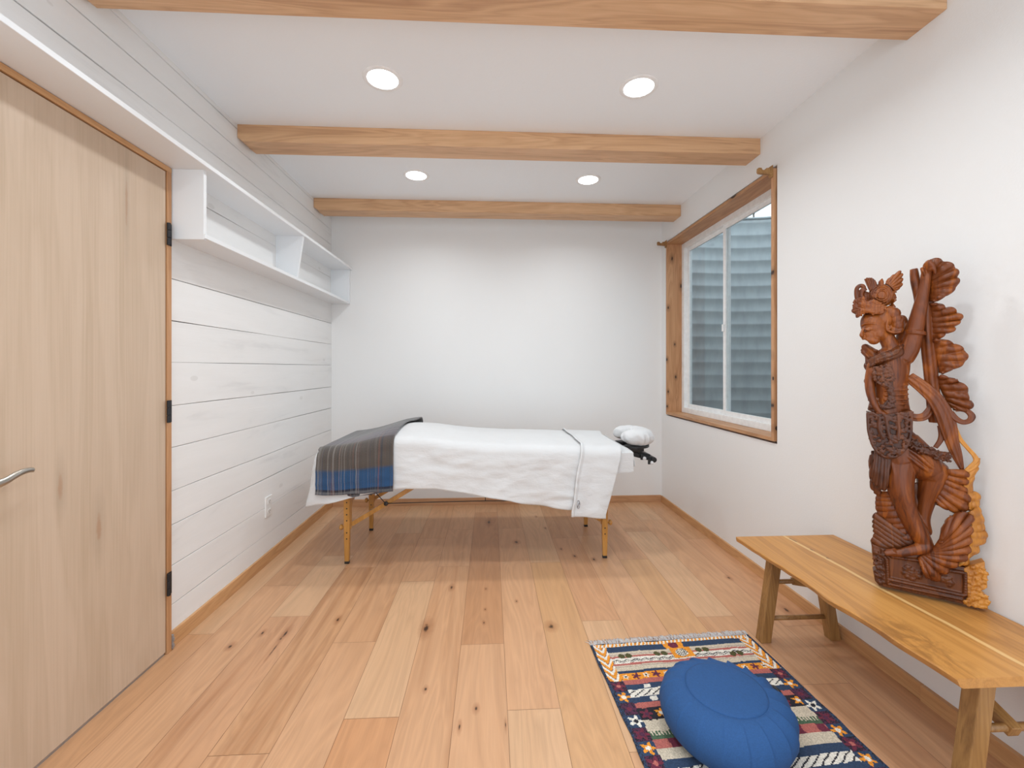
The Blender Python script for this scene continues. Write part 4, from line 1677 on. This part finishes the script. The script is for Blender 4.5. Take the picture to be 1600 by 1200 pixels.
def florets(bm, poly, y, n, r, rnd, dome=0.0):
    """carved blossoms: a ring of petals round a raised heart"""
    xs = [p[0] for p in poly]; zs = [p[1] for p in poly]
    cx, cz = sum(xs) / len(xs), sum(zs) / len(zs)
    hx = (max(xs) - min(xs)) / 2
    k = t = 0
    while k < n and t < n * 20:
        t += 1
        p = (rnd.uniform(min(xs), max(xs)), rnd.uniform(min(zs), max(zs)))
        if not inside(p, poly):
            continue
        k += 1
        yy = y - dome * max(0, 1 - ((p[0] - cx) / hx) ** 2)
        rr = r * rnd.uniform(.7, 1.25)
        ball(bm, (p[0], yy - rr * .2, p[1]), rr * .55, (1, 1, 1), 1)
        a0 = rnd.uniform(0, 6)
        for q in range(5):
            a = a0 + 2 * PI * q / 5
            ball(bm, (p[0] + rr * .95 * math.cos(a), yy, p[1] + rr * .95 * math.sin(a)), rr * .55, (1, .8, 1), 1)

rs = random.Random(21)
# --- the body, one continuous carved surface
bm = bmesh.new()
def limb(xz, y, r, n=16):
    ys = y if isinstance(y, (list, tuple)) else [y] * len(xz)
    P = smooth_pts([(p[0], q, p[1], w_) for p, q, w_ in zip(xz, ys, r)], 5)
    tube(bm, [p[:3] for p in P], [p[3] for p in P], n)
    ball(bm, P[0][:3], P[0][3] * .98, sub=2)
    ball(bm, P[-1][:3], P[-1][3] * .98, sub=2)
# head
hc = [(-0.1357, 0.879)][0]
ball(bm, (hc[0], -.030, hc[1]), .034, (1.0, 1.0, 1.42), 3, Matrix.Rotation(math.radians(-14), 4, 'Y'))
hc2 = [(-0.1144, 0.9001)][0]
ball(bm, (hc2[0], -.022, hc2[1]), .034, (1, .9, 1.1), 3)
ck = [(-0.1232, 0.8502), (-0.1424, 0.8309), (-0.1354, 0.8243), (-0.1465, 0.8444)]
ball(bm, (ck[0][0], -.042, ck[0][1]), .021, (1, .9, 1.1))
ball(bm, (ck[0][0] + .006, -.036, ck[0][1] - .006), .020, (1.1, .9, 1.0))
ball(bm, (ck[1][0], -.050, ck[1][1]), .0125, (1, 1, 1))
ball(bm, (ck[2][0], -.050, ck[2][1] + .001), .0145, (1.1, 1, .9))
ball(bm, (ck[3][0], -.050, ck[3][1]), .016, (1, .9, 1.2))
nose = [(-0.1615, 0.8765), (-0.1657, 0.858), (-0.1682, 0.8442), (-0.1632, 0.8376)]
limb(nose, [-.050, -.056, -.061, -.052], [.0035, .0045, .006, .005], 10)
lip = [(-0.1632, 0.8322), (-0.1524, 0.8329), (-0.1603, 0.8257), (-0.1516, 0.8275)]
ball(bm, (lip[0][0], -.055, lip[0][1]), .0048, (1, 1, .8))
ball(bm, (lip[1][0], -.060, lip[1][1]), .0050, (1.5, .8, .6))
ball(bm, (lip[3][0], -.059, lip[3][1]), .0050, (1.3, .8, .6))
brow = [(-0.1707, 0.8754), (-0.1595, 0.8817), (-0.145, 0.8835), (-0.1247, 0.8781), (-0.1126, 0.8711)]
limb(brow, [-.050, -.060, -.064, -.060, -.050], [.002, .003, .003, .003, .002], 8)
eye = [(-0.15, 0.8657)][0]
ball(bm, (eye[0], -.058, eye[1]), .0085, (1.2, .7, .55))
lid = [(-0.1595, 0.8641), (-0.1512, 0.86), (-0.1409, 0.8642)]
limb(lid, [-.060, -.0655, -.062], [.0014, .002, .0014], 8)
# neck, torso
limb([(-0.1034, 0.839), (-0.0913, 0.8093), (-0.0833, 0.7773)], [-.024, -.022, -.02], [.022, .023, .030])
limb([(-0.0615, 0.8975), (-0.0557, 0.8605), (-0.0576, 0.8187), (-0.0615, 0.7822)], [.0, .0, -.005, -.01], [.014, .018, .022, .028])
limb([(-0.0933, 0.7748), (-0.0913, 0.7403), (-0.0925, 0.6978), (-0.0965, 0.6499), (-0.0965, 0.602), (-0.0941, 0.5544)], -.02, [.036, .043, .042, .038, .042, .047], 22)
limb([(-0.0655, 0.777), (-0.0674, 0.7297), (-0.0694, 0.6824), (-0.0674, 0.6299), (-0.0655, 0.588)], -.012, [.026, .026, .022, .022, .026])
for q in [(-0.1253, 0.719), (-0.101, 0.7139)]:
    ball(bm, (q[0], -.045, q[1]), .021)
# raised arm
limb([(-0.0615, 0.7691), (-0.0467, 0.7975), (-0.0344, 0.8439), (-0.0248, 0.9002), (-0.0153, 0.9561), (-0.0086, 1.0016), (-0.0059, 1.0321)], [-.02, -.024, -.024, -.024, -.026, -.026, -.028], [.031, .0275, .023, .0205, .0165, .0135, .0135])
ring_a = [(-0.0483, 0.8557), (-0.031, 0.8455), (-0.014, 0.8468)]
for dz in (0, .007):
    pts = []
    c0 = Vector((ring_a[1][0], -.024, ring_a[1][1] + dz))
    for k in range(17):
        a = 2 * PI * k / 16
        pts.append(c0 + Vector((.0245 * math.cos(a), .0245 * math.sin(a), .004 * math.cos(a) * -1)))
    tube(bm, pts, .003, 8)
# hand closed round the leaf, five separate fingers
pc = [(-0.0047, 1.0404)][0]
ball(bm, (pc[0], -.030, pc[1]), .0145, (1.0, .7, 1.25))
FG = [[(-0.0092, 1.0459), (-0.01, 1.0611), (-0.0022, 1.0686), (0.0065, 1.0604)], [(-0.0067, 1.043), (-0.0052, 1.058), (0.0029, 1.0629), (0.0109, 1.0507)],
      [(-0.0037, 1.0386), (-0.0015, 1.0524), (0.0065, 1.0553), (0.0127, 1.0405)], [(-0.0022, 1.0324), (0.0014, 1.044), (0.0087, 1.045), (0.0124, 1.0305)]]
for q in FG:
    limb(q, [-.034, -.044, -.050, -.044], [.0058, .0056, .0050, .0042], 10)
limb([(-0.0104, 1.0292), (-0.0156, 1.041), (-0.0186, 1.0506)], [-.036, -.044, -.046], [.0058, .0052, .0042], 10)
# second arm hanging in front, hand on the sash
limb([(-0.1351, 0.7457), (-0.1449, 0.6976), (-0.1441, 0.6548), (-0.1351, 0.6178), (-0.1196, 0.5868)], [-.030, -.040, -.048, -.056, -.060], [.017, .0145, .013, .011, .010])
for k, q in enumerate([[(-0.1207, 0.588), (-0.1134, 0.5727), (-0.1118, 0.5561)], [(-0.1182, 0.5892), (-0.1087, 0.5756), (-0.1055, 0.5597)], [(-0.1174, 0.5924), (-0.1047, 0.5806), (-0.0999, 0.5663)], [(-0.1223, 0.5868), (-0.119, 0.5692), (-0.119, 0.5534)]]):
    limb(q, [-.062, -.067, -.066], [.0050, .0046, .0036], 8)
limb([(-0.1247, 0.593), (-0.1303, 0.5758), (-0.1287, 0.5643)], [-.062, -.066, -.066], [.0050, .0044, .0036], 8)
# hips and legs
limb([(-0.0941, 0.5491), (-0.0885, 0.5071), (-0.0773, 0.4659), (-0.0655, 0.4305)], -.02, [.047, .052, .056, .054], 22)
limb([(-0.0615, 0.4939), (-0.0382, 0.4598), (-0.0153, 0.4265), (0.0034, 0.4034)], [-.015, -.02, -.022, -.018], [.045, .049, .048, .040], 22)
limb([(-0.0665, 0.4425), (-0.0723, 0.3894), (-0.0684, 0.3377), (-0.0567, 0.2876), (-0.0394, 0.2392), (-0.0223, 0.2017), (-0.0091, 0.1766)], [-.022, -.036, -.043, -.040, -.034, -.030, -.028], [.048, .042, .034, .0285, .0265, .0255, .0215])
limb([(-0.0061, 0.1707), (-0.0166, 0.1621), (-0.0394, 0.1504), (-0.0665, 0.138), (-0.0902, 0.1284)], [-.030, -.036, -.042, -.048, -.050], [.0205, .019, .0155, .0125, .009])
for q, y in zip([[(-0.0841, 0.142), (-0.1019, 0.1345)], [(-0.086, 0.1384), (-0.1059, 0.1303)], [(-0.0841, 0.1357), (-0.1047, 0.1275)]], (-.046, -.052, -.058)):
    limb(q, y, [.0065, .005], 8)
limb([(0.0122, 0.4078), (0.0055, 0.3556), (-0.0046, 0.3025), (-0.0095, 0.25), (-0.0027, 0.2102)], [-.012, -.010, -.008, -.010, -.015], [.040, .033, .024, .017, .014])
# hip drapery folds carved into the thigh
for a in ([(-0.0743, 0.4738), (-0.044, 0.4468), (-0.0144, 0.4205), (0.0037, 0.4057)], [(-0.0629, 0.4853), (-0.0291, 0.4587), (-0.0035, 0.4319), (0.0109, 0.419)], 
          [(-0.082, 0.4267), (-0.0743, 0.3765), (-0.0629, 0.3426)], [(-0.0937, 0.4355), (-0.084, 0.3853), (-0.0782, 0.3451)]):
    limb(a, [-.066] + [-.070] * (len(a) - 2) + [-.052], [.003] + [.0055] * (len(a) - 2) + [.003], 8)
# horizontal corset bands
for k in range(10):
    y0 = 770 + k * 29
    a = [(330, y0 + 4), (400, y0), (450, y0 - 1), (484, y0 - 2)]
    a = [(-0.1199 + (px - 300) * 0.000391, 0.7244 + (py - 800) * -0.000527667 + (px - 300) * 2e-06) for (px, py) in a]
    limb(a, [-.060, -.054, -.043, -.022], [.0030, .0034, .0034, .003], 8)
fuse('figure', bm, M['carve'], .0022, 3, st)

# --- headdress
bm = bmesh.new()
q = [(-0.1156, 0.9776)][0]
prof = []
for k in range(15):
    t = k / 14
    prof.append((.0315 * math.cos(t * PI / 2) + .0001 + .0010 * math.sin(k * 2.6), -.022 - .026 * math.sin(t * PI / 2)))
lathe(bm, [(.026, .004)] + prof, (q[0], 0, q[1]), 32, 'y')
for k in range(4):
    rr = .028 - k * .0055
    pts = [(q[0] + rr * math.cos(a), -.024 - .026 * math.sqrt(max(0, 1 - (rr / .033) ** 2)), q[1] + rr * 1.15 * math.sin(a)) for a in [2 * PI * j / 24 for j in range(25)]]
    tube(bm, pts, .0016, 6)
ball(bm, (q[0], -.012, q[1]), .034, (1, .5, 1.2), 3)
cp = [(-0.1474, 0.9401), (-0.1685, 0.9473), (-0.1225, 0.9327), (-0.1621, 0.9739)]
ball(bm, (cp[0][0], -.026, cp[0][1]), .030, (1.0, .9, .85), 3)
ball(bm, (cp[1][0], -.030, cp[1][1]), .022, (.8, .8, 1.0), 3)
ball(bm, (cp[2][0], -.030, cp[2][1]), .022, (1, .9, .8), 3)
ball(bm, (cp[3][0], -.020, cp[3][1]), .022, (1, .6, 1.1), 3)
florets(bm, [(-0.1382, 0.985), (-0.1199, 0.9831), (-0.1179, 0.9565), (-0.1219, 0.9411), (-0.1362, 0.9476)], -.052, 7, .0052, rs)
florets(bm, [(-0.1864, 0.9519), (-0.1736, 0.9697), (-0.1485, 0.9633), (-0.124, 0.9465), (-0.1099, 0.9348), (-0.1139, 0.9193), (-0.1321, 0.9154), (-0.1568, 0.9226), (-0.18, 0.9081)], -.052, 70, .0060, rs, .012)
tube(bm, smooth_pts(J([(-0.18, 0.9081), (-0.1694, 0.9195), (-0.1527, 0.9249), (-0.1321, 0.9167), (-0.1099, 0.9216)], [-.038, -.056, -.064, -.060, -.046]), 5), .0045, 8)
tube(bm, smooth_pts(J([(-0.1832, 0.9273), (-0.1715, 0.9399), (-0.1506, 0.9381), (-0.128, 0.931), (-0.1119, 0.9323)], [-.030, -.046, -.054, -.050, -.036]), 5), .013, 12)
tube(bm, smooth_pts(J([(-0.177, 0.9644), (-0.1802, 0.9866), (-0.1791, 1.0056), (-0.1727, 1.0145), (-0.1632, 1.0134), (-0.16, 1.0008), (-0.1653, 0.9933)], -.03), 5), .0065, 10)
tube(bm, smooth_pts(J([(-0.1642, 0.9633), (-0.1674, 0.9853), (-0.1632, 1.0012), (-0.1558, 0.995)], -.034), 5), .007, 10)
for a in ([(-0.0853, 0.9891), (-0.0743, 0.9853)], [(-0.0853, 0.9732), (-0.0749, 0.9656)], [(-0.0873, 0.9575), (-0.0743, 0.9603)], [(-0.0893, 0.9418), (-0.0769, 0.9371)]):
    tube(bm, J(a, [-.020, -.012]), [.010, .0012], 8)
a = [(-0.1157, 1.011), (-0.1146, 1.0243), (-0.1116, 1.036)]
tube(bm, J(a, [-.02, -.02, -.016]), [.008, .0075, .001], 8)
# pendant hair and ear ornaments
for (p, r) in zip([(-0.0946, 0.9194), (-0.0847, 0.9134), (-0.0787, 0.8947), (-0.0748, 0.8761), (-0.0827, 0.8582), (-0.0709, 0.8602), (-0.0976, 0.8695), (-0.0946, 0.8931), (-0.0689, 0.8914)], (.020, .020, .018, .017, .015, .012, .011, .012, .012)):
    ball(bm, (p[0], -.030, p[1]), r, (1, .9, 1.1))
tube(bm, smooth_pts(J([(-0.0999, 0.8947), (-0.1039, 0.874), (-0.0999, 0.858), (-0.0841, 0.8507), (-0.0675, 0.8525)], -.046), 4), .0045, 8)
florets(bm, [(-0.1059, 0.882), (-0.0919, 0.8811), (-0.0919, 0.8576), (-0.1039, 0.8582)], -.046, 6, .003, rs)
hd_ = fuse('headdress', bm, M['carve'], .0016, 1, st)
fan('crest_leaf', [(-0.1447, 0.9926), (-0.1363, 0.9998), (-0.1239, 1.0039)], [(-0.1574, 1.0347), (-0.1468, 1.0394), (-0.1374, 1.0351), (-0.1291, 1.026)], 6, .0022, -.026, -.018, .005, M['carve'], 0, 0, None, .06)
fan('crest_leaf', [(-0.1044, 1.0164), (-0.0933, 1.0059), (-0.0833, 0.9915)], [(-0.0963, 1.0301), (-0.0674, 1.0529), (-0.0631, 1.0274), (-0.0639, 1.0052), (-0.0773, 0.9904)], 7, .0030, -.024, -.012, .006, M['carve'], 0, 0, None, .08)

# --- jewellery and ornament in darker, deeply cut wood
bm = bmesh.new()
pts = smooth_pts(J([(-0.1417, 0.7498), (-0.1212, 0.7637), (-0.0978, 0.7745), (-0.077, 0.7866), (-0.0656, 0.7986)], [-.036, -.056, -.062, -.052, -.030]), 5)
tube(bm, pts, [.010] + [.0165] * (len(pts) - 2) + [.010], 14, .7)
for p in pts[::1]:
    for s_ in (-.009, 0, .009):
        ball(bm, (p[0] + s_ * .4 + rs.uniform(-.002, .002), p[1] - .0125 + abs(s_) * .35, p[2] + s_ + rs.uniform(-.002, .002)), .0054, sub=1)
fuse('necklace', bm, M['carve_dk'], .0016, 1, st)

bm = bmesh.new()
poly = [(-0.1391, 0.7399), (-0.0924, 0.7453), (-0.0862, 0.7178), (-0.0883, 0.6849), (-0.0862, 0.6355), (-0.0841, 0.6082), (-0.1008, 0.599), (-0.1241, 0.6004), (-0.1008, 0.6349), (-0.1029, 0.6735), (-0.1241, 0.6813), (-0.137, 0.695)]
prism(bm, poly, 'y', -.064, -.030)
florets(bm, poly, -.066, 80, .0046, rs, .004)
poly2 = [(-0.145, 0.6268), (-0.1276, 0.6332), (-0.1063, 0.5979), (-0.1126, 0.578), (-0.1385, 0.5876), (-0.1516, 0.5953)]
florets(bm, poly2, -.058, 22, .0046, rs)
prism(bm, poly2, 'y', -.056, -.030)
fuse('breast_ornament', bm, M['carve_dk'], .0016, 1, st)

bm = bmesh.new()
poly = [(-0.1544, 0.5903), (-0.1348, 0.5858), (-0.1071, 0.5848), (-0.082, 0.5918), (-0.0596, 0.5959), (-0.0455, 0.6021), (-0.0465, 0.567), (-0.0485, 0.5344), (-0.0545, 0.5122)] + [(-0.0485, 0.5324), (-0.0553, 0.4962), (-0.0724, 0.4638), (-0.0976, 0.4475), (-0.1214, 0.4556), (-0.1367, 0.4775), (-0.1473, 0.508), (-0.1513, 0.5446)]
prism(bm, poly, 'y', -.080, -.02)
florets(bm, poly, -.084, 130, .0048, rs, .004)
rim = smooth_pts(J([(-0.1539, 0.5875), (-0.1526, 0.5481)] + [(-0.1505, 0.5236), (-0.1395, 0.4798), (-0.1214, 0.4556), (-0.0976, 0.4464), (-0.0724, 0.4628), (-0.0545, 0.4963), (-0.0477, 0.5375)] + [(-0.0475, 0.5561), (-0.0451, 0.5994)], -.084), 4)
tube(bm, rim, .0042, 8)
for a in ([(-0.1079, 0.5801), (-0.1037, 0.5391), (-0.0975, 0.5067)], [(-0.0789, 0.582), (-0.0769, 0.5413), (-0.0789, 0.5058)], [(-0.1227, 0.5791), (-0.1248, 0.5429), (-0.1142, 0.5106)]):
    tube(bm, smooth_pts(J(a, -.086), 4), .0058, 8)
fuse('apron_sash', bm, M['carve_dk'], .0017, 1, st)

bm = bmesh.new()
g_ = smooth_pts(J([(-0.0493, 0.5012), (-0.0289, 0.488), (-0.0066, 0.4752), (0.0196, 0.4632), (0.043, 0.4601)], [-.062, -.066, -.060, -.045, -.030]), 5)
tube(bm, g_, [.014] * (len(g_) - 1) + [.010], 12, .8)
for p in g_:
    for k in range(6):
        ball(bm, (p[0] + rs.uniform(-.010, .010), p[1] - .009 + rs.uniform(-.003, .003), p[2] + rs.uniform(-.014, .014)), rs.uniform(.003, .0048), sub=1)
fuse('hip_girdle', bm, M['carve_dk'], .0016, 1, st)

# --- leaf stem and its leaves
bm = bmesh.new()
sx = [(-0.0007, 0.9677), (-0.0014, 0.8902), (0.0016, 0.8073), (0.008, 0.7247), (0.0129, 0.6527), (0.0173, 0.5913), (0.021, 0.5608)]
for dx, yy, r in ((-.0095, -.004, .0085), (0, -.009, .0090), (.0095, -.004, .0085)):
    tube(bm, smooth_pts([(p[0] + dx, yy, p[1]) for p in sx], 4), r, 12)
b1 = [(-0.0324, 1.058), (-0.0293, 1.0211), (-0.0236, 0.9789), (-0.0198, 0.9215)]
tube(bm, smooth_pts(J(b1, -.008), 4), [.010 + .003 * math.sin(i * .3) for i in range(13)], 12)
fuse('leaf_stem', bm, M['carve'], .0022, 1, st)
fan('leaf', [(0.0029, 1.0558), (0.0029, 1.0276), (0.0038, 0.989), (0.0057, 0.9478)], [(-0.0088, 1.0658), (0.0034, 1.0781), (0.02, 1.0775), (0.04, 1.067), (0.06, 1.0462), (0.0653, 1.0008), (0.0534, 0.9735), (0.0291, 0.9545), (0.013, 0.9433)], 7, .0075, -.012, -.030, .008, M['carve'], .012)
fan('leaf', [(0.0057, 0.9401), (0.0066, 0.899), (0.0094, 0.8578), (0.0137, 0.8244)], [(0.0103, 0.9397), (0.0306, 0.9354), (0.0415, 0.9218), (0.0559, 0.9227), (0.0768, 0.8879), (0.0613, 0.8672), (0.0595, 0.854), (0.0415, 0.8436), (0.0233, 0.8253)], 7, .0075, -.004, -.016, .008, M['carve'], .010)
fan('leaf', [(0.0129, 0.8244), (0.0178, 0.786), (0.0251, 0.7503), (0.0306, 0.7188)], [(0.0159, 0.8238), (0.0397, 0.8219), (0.063, 0.81), (0.0856, 0.7845), (0.08, 0.7489), (0.0505, 0.729), (0.0328, 0.7178)], 6, .0065, -.004, -.014, .008, M['carve'], .010)
fan('leaf', [(0.0255, 0.7091), (0.0299, 0.6772), (0.0408, 0.6441), (0.0559, 0.61)], [(0.0299, 0.7113), (0.0516, 0.7024), (0.0691, 0.6955), (0.0893, 0.6721), (0.0885, 0.6483), (0.0991, 0.6257), (0.0902, 0.6039), (0.0602, 0.6052)], 6, .0075, -.004, -.014, .008, M['carve'], .008)
fan('backing_leaf', [(-0.1218, 0.794), (-0.1281, 0.7569), (-0.1315, 0.6911), (-0.1315, 0.6226)], [(-0.1289, 0.7942), (-0.1485, 0.8123), (-0.1622, 0.8127), (-0.1657, 0.7928), (-0.1528, 0.7709), (-0.1562, 0.7405), (-0.1468, 0.7185), (-0.1562, 0.6896), (-0.1433, 0.6661), (-0.1459, 0.622)], 9, .006, -.016, -.002, .007, M['carve'], .006)

# --- scarves
bm = bmesh.new()
ribbon(bm, J([(-0.0459, 0.707), (-0.0174, 0.6782), (0.0105, 0.644), (0.0301, 0.6026), (0.042, 0.5614), (0.0526, 0.5086), (0.0643, 0.4652), (0.0768, 0.421)], [-.012, -.022, -.030, -.032, -.030, -.026, -.022, -.018]), [.016, .0185, .020, .0215, .0215, .0165, .0130, .005], .38, 4)
link('scarf', bm, M['carve'], st, True, local=True)
bm = bmesh.new()
ribbon(bm, J([(0.0484, 0.5977), (0.0611, 0.5783), (0.0758, 0.5692), (0.0902, 0.5738), (0.0968, 0.5871), (0.0902, 0.6002), (0.0789, 0.6054), (0.0632, 0.603)], [-.032, -.034, -.034, -.030, -.024, -.018, -.014, -.012]), [.008, .008, .0075, .0075, .0085, .0075, .006, .004], .5, 2)
link('scarf_loop', bm, M['carve'], st, True, local=True)
bm = bmesh.new()
ribbon(bm, J([(-0.0459, 0.5787), (-0.0275, 0.5753), (-0.0093, 0.5811), (0.003, 0.6003), (0.0097, 0.622)], [-.030, -.030, -.026, -.020, -.016]), [.012, .012, .012, .010, .008], .45, 3)
link('scarf_tail', bm, M['carve'], st, True, local=True)
bm = bmesh.new()
ribbon(bm, J([(0.0284, 0.5533), (0.0317, 0.5263), (0.0273, 0.5047), (0.0163, 0.4823)], -.020), [.008, .0085, .007, .006], .5, 2)
link('scarf_tail', bm, M['carve'], st, True, local=True)
bm = bmesh.new()
ribbon(bm, J([(0.0564, 0.5674), (0.0691, 0.5207), (0.0879, 0.49), (0.1044, 0.4654), (0.1081, 0.4483), (0.0982, 0.4324), (0.0838, 0.4186)], [-.026, -.022, -.018, -.014, -.016, -.022, -.026]), [.005, .006, .0055, .006, .008, .009, .006], .6, 2)
o = link('ribbon_tail', bm, M['sap'], st, True, local=True)
o['label'] = 'thin golden sapwood ribbon'

# --- skirt, train and surf
fan('skirt_drape', [(-0.0674, 0.3524), (-0.0535, 0.2805), (-0.034, 0.2213), (-0.0128, 0.1842)], [(0.021, 0.3764), (0.0069, 0.3175), (-0.0014, 0.2592), (-0.0014, 0.1971)], 4, .0045, -.006, -.004, .016, M['carve'], .006)
fan('skirt_pleats', [(-0.1343, 0.4698), (-0.1214, 0.4582), (-0.1075, 0.4504), (-0.0929, 0.4449)], [(-0.1424, 0.3741), (-0.1314, 0.3511), (-0.1126, 0.3384), (-0.1023, 0.3593)], 6, .0045, -.066, -.064, .010, M['carve_dk'], .008)
fan('skirt_pleats', [(-0.1363, 0.4594), (-0.1334, 0.4273), (-0.128, 0.3957)], [(-0.1413, 0.4209), (-0.1384, 0.3564), (-0.1334, 0.3161), (-0.1157, 0.317)], 3, .004, -.04, -.030, .016, M['carve_dk'], .004)
fan('skirt_train', [(-0.0793, 0.3337), (-0.0655, 0.2834), (-0.0518, 0.2338), (-0.0382, 0.1769)], [(-0.1177, 0.3166), (-0.1235, 0.2726), (-0.1136, 0.2316), (-0.0893, 0.1942), (-0.0655, 0.1653)], 9, .0038, -.020, -.004, .018, M['carve'], .012)
fan('skirt_train', [(-0.0344, 0.1778), (-0.0382, 0.1639), (-0.0615, 0.1479), (-0.1014, 0.1318)], [(-0.1309, 0.2416), (-0.1326, 0.2062), (-0.1276, 0.1749), (-0.1384, 0.1444)], 6, .0042, -.020, -.010, .018, M['carve_dk'], .010)
fan('surf', [(0.0327, 0.4176), (0.0236, 0.3708), (0.0163, 0.3341), (0.0174, 0.309)], [(0.0831, 0.4195), (0.0893, 0.3958), (0.0824, 0.3701), (0.09, 0.3467), (0.0886, 0.3121), (0.0702, 0.2878), (0.0436, 0.2937), (0.02, 0.3069)], 7, .0060, -.020, -.022, .010, M['carve'], .010)
o = fan('surf_edge', [(0.0824, 0.4169), (0.0879, 0.3907), (0.081, 0.3649), (0.0893, 0.3417), (0.09, 0.3025)], [(0.1111, 0.4597), (0.1083, 0.426), (0.098, 0.3852), (0.0974, 0.3555), (0.1124, 0.3458), (0.1101, 0.3135), (0.098, 0.2916)], 6, .0050, -.020, -.008, .012, M['sap'], .004)
o['label'] = 'golden sapwood edge of the carved surf'
fan('surf', [(0.0203, 0.176), (0.0057, 0.1573), (-0.0166, 0.139), (-0.0223, 0.131), (-0.0204, 0.1253)], [(0.0319, 0.2339), (0.0473, 0.2721), (0.0702, 0.2915), (0.0916, 0.2957), (0.0916, 0.2517), (0.0882, 0.207), (0.0823, 0.1615), (0.0615, 0.1355), (0.0348, 0.102), (0.0057, 0.0651), (-0.0166, 0.1007)], 12, .0065, -.036, -.040, .012, M['carve'], .016)
o = fan('surf_edge', [(0.0876, 0.2947), (0.0934, 0.2541), (0.0893, 0.204), (0.0831, 0.1582), (0.0614, 0.1288)], [(0.1101, 0.3111), (0.1213, 0.2717), (0.1236, 0.2478), (0.127, 0.2184), (0.1101, 0.191), (0.1083, 0.17), (0.0911, 0.1607), (0.087, 0.1349), (0.0701, 0.1235)], 8, .0060, -.036, -.012, .012, M['sap'], .004)
o['label'] = 'golden sapwood edge of the carved surf'
bm = bmesh.new()
for a, r in (([(-0.1063, 0.1218), (-0.0665, 0.1239), (-0.0241, 0.1315), (0.0203, 0.1609)], .014), ([(-0.1185, 0.1321), (-0.0862, 0.1284), (-0.0548, 0.1289)], .012)):
    tube(bm, smooth_pts(J(a, -.022), 4), r, 12)
fuse('ground_swell', bm, M['carve_dk'], .0025, 2, st)

# --- pedestal
bm = bmesh.new()
poly = [(-0.1422, 0.1459), (-0.1332, 0.1413), (-0.1177, 0.1383), (-0.0974, 0.1418), (-0.0576, 0.1331), (-0.0003, 0.1295), (0.0543, 0.1235), (0.0893, 0.1229), (0.0893, 0.0099), (-0.1198, 0.0081), (-0.1311, 0.0205), (-0.1359, 0.0529), (-0.128, 0.0604), (-0.128, 0.0725), (-0.1347, 0.0815), (-0.1374, 0.1052), (-0.1384, 0.1319)]
poly = [(x, max(z, 0.0)) for x, z in poly]
prism(bm, poly, 'y', -.030, .010)
def rail(a, y, r):
    p = J(a, y)
    tube(bm, p, r, 8)
    n = int((Vector(p[0]) - Vector(p[-1])).length / .0075)
    for i in range(n):
        t = (i + .5) / n
        c_ = Vector(p[0]).lerp(Vector(p[-1]), t)
        ball(bm, c_ + Vector((0, -r * .6, 0)), r * .8, (1, 1, 1), 1)
rail([(-0.0966, 0.0389), (0.0789, 0.0388)], -.034, .0058)
rail([(-0.1006, 0.0232), (0.0763, 0.0257)], -.033, .0058)
rail([(-0.0926, 0.1151), (-0.021, 0.1192)], -.034, .0055)
rail([(-0.1016, 0.1062), (-0.0986, 0.0278)], -.034, .0058)
rail([(0.0806, 0.1115), (0.0811, 0.0383)], -.034, .0055)
rail([(0.034, 0.1061), (0.0763, 0.1078)], -.034, .0055)
florets(bm, [(-0.137, 0.1329), (-0.1002, 0.1312), (-0.1012, 0.025), (-0.1185, 0.016), (-0.1308, 0.0272), (-0.1266, 0.0712), (-0.1349, 0.0878)], -.034, 36, .0048, rs)
florets(bm, [(-0.0684, 0.092), (-0.0317, 0.0941), (-0.0166, 0.07), (-0.0317, 0.0554), (-0.0665, 0.0534)], -.032, 16, .0048, rs)
florets(bm, [(0.0167, 0.0793), (0.0526, 0.082), (0.0526, 0.0597), (0.013, 0.0581)], -.032, 16, .0048, rs)
fuse('pedestal', bm, M['carve_dk'], .0018, 1, st)
bm = bmesh.new()
poly = [(0.078, 0.1194), (0.091, 0.132), (0.1064, 0.1417), (0.1233, 0.1527), (0.1233, 0.1297), (0.128, 0.1213), (0.128, 0.0753), (0.1157, 0.0644), (0.1183, 0.0555), (0.1275, 0.0486), (0.1308, 0.0303), (0.1283, 0.0092), (0.0763, 0.0094), (0.0867, 0.0361)]
poly = [(x, max(z, 0.0)) for x, z in poly]
prism(bm, poly, 'y', -.031, .004)
florets(bm, poly, -.034, 60, .0044, rs)
o = fuse('pedestal_end', bm, M['sap'], .0018, 1, st)
o['label'] = 'golden sapwood end of the carved base'

# ------------------------------------------------------------------ light
w = bpy.data.worlds.new('daylight')
C.world = w
w.use_nodes = True
bg = w.node_tree.nodes['Background']
bg.inputs[0].default_value = (0.83, 0.925, 1.0, 1)
bg.inputs[1].default_value = 2.0

# unseen lamps added for fill, continuing the recessed rows at their spacing
for x in (-.49, .67):
    for y in (.98, .0):
        disc_lamp(x, y)

# ------------------------------------------------------------------ camera
cam = bpy.data.cameras.new('camera')
cam.sensor_width = 36.0
cam.lens = 36.0 * 680.0 / 1600.0
cam.shift_y = -25.0 / 1600.0
cam.clip_start = .02
co = bpy.data.objects.new('camera', cam)
COL.objects.link(co)
co.location = (0, 0, 1.165)
co.rotation_euler = (PI / 2, 0, -math.atan(.05))
C.camera = co

C.view_settings.view_transform = 'Standard'
C.view_settings.look = 'None'
C.view_settings.gamma = 1
C.view_settings.use_curve_mapping = False
C.view_settings.exposure = 0.1
C.cycles.use_denoising = True
C.cycles.max_bounces = 12
C.cycles.diffuse_bounces = 8
C.cycles.sample_clamp_indirect = 6
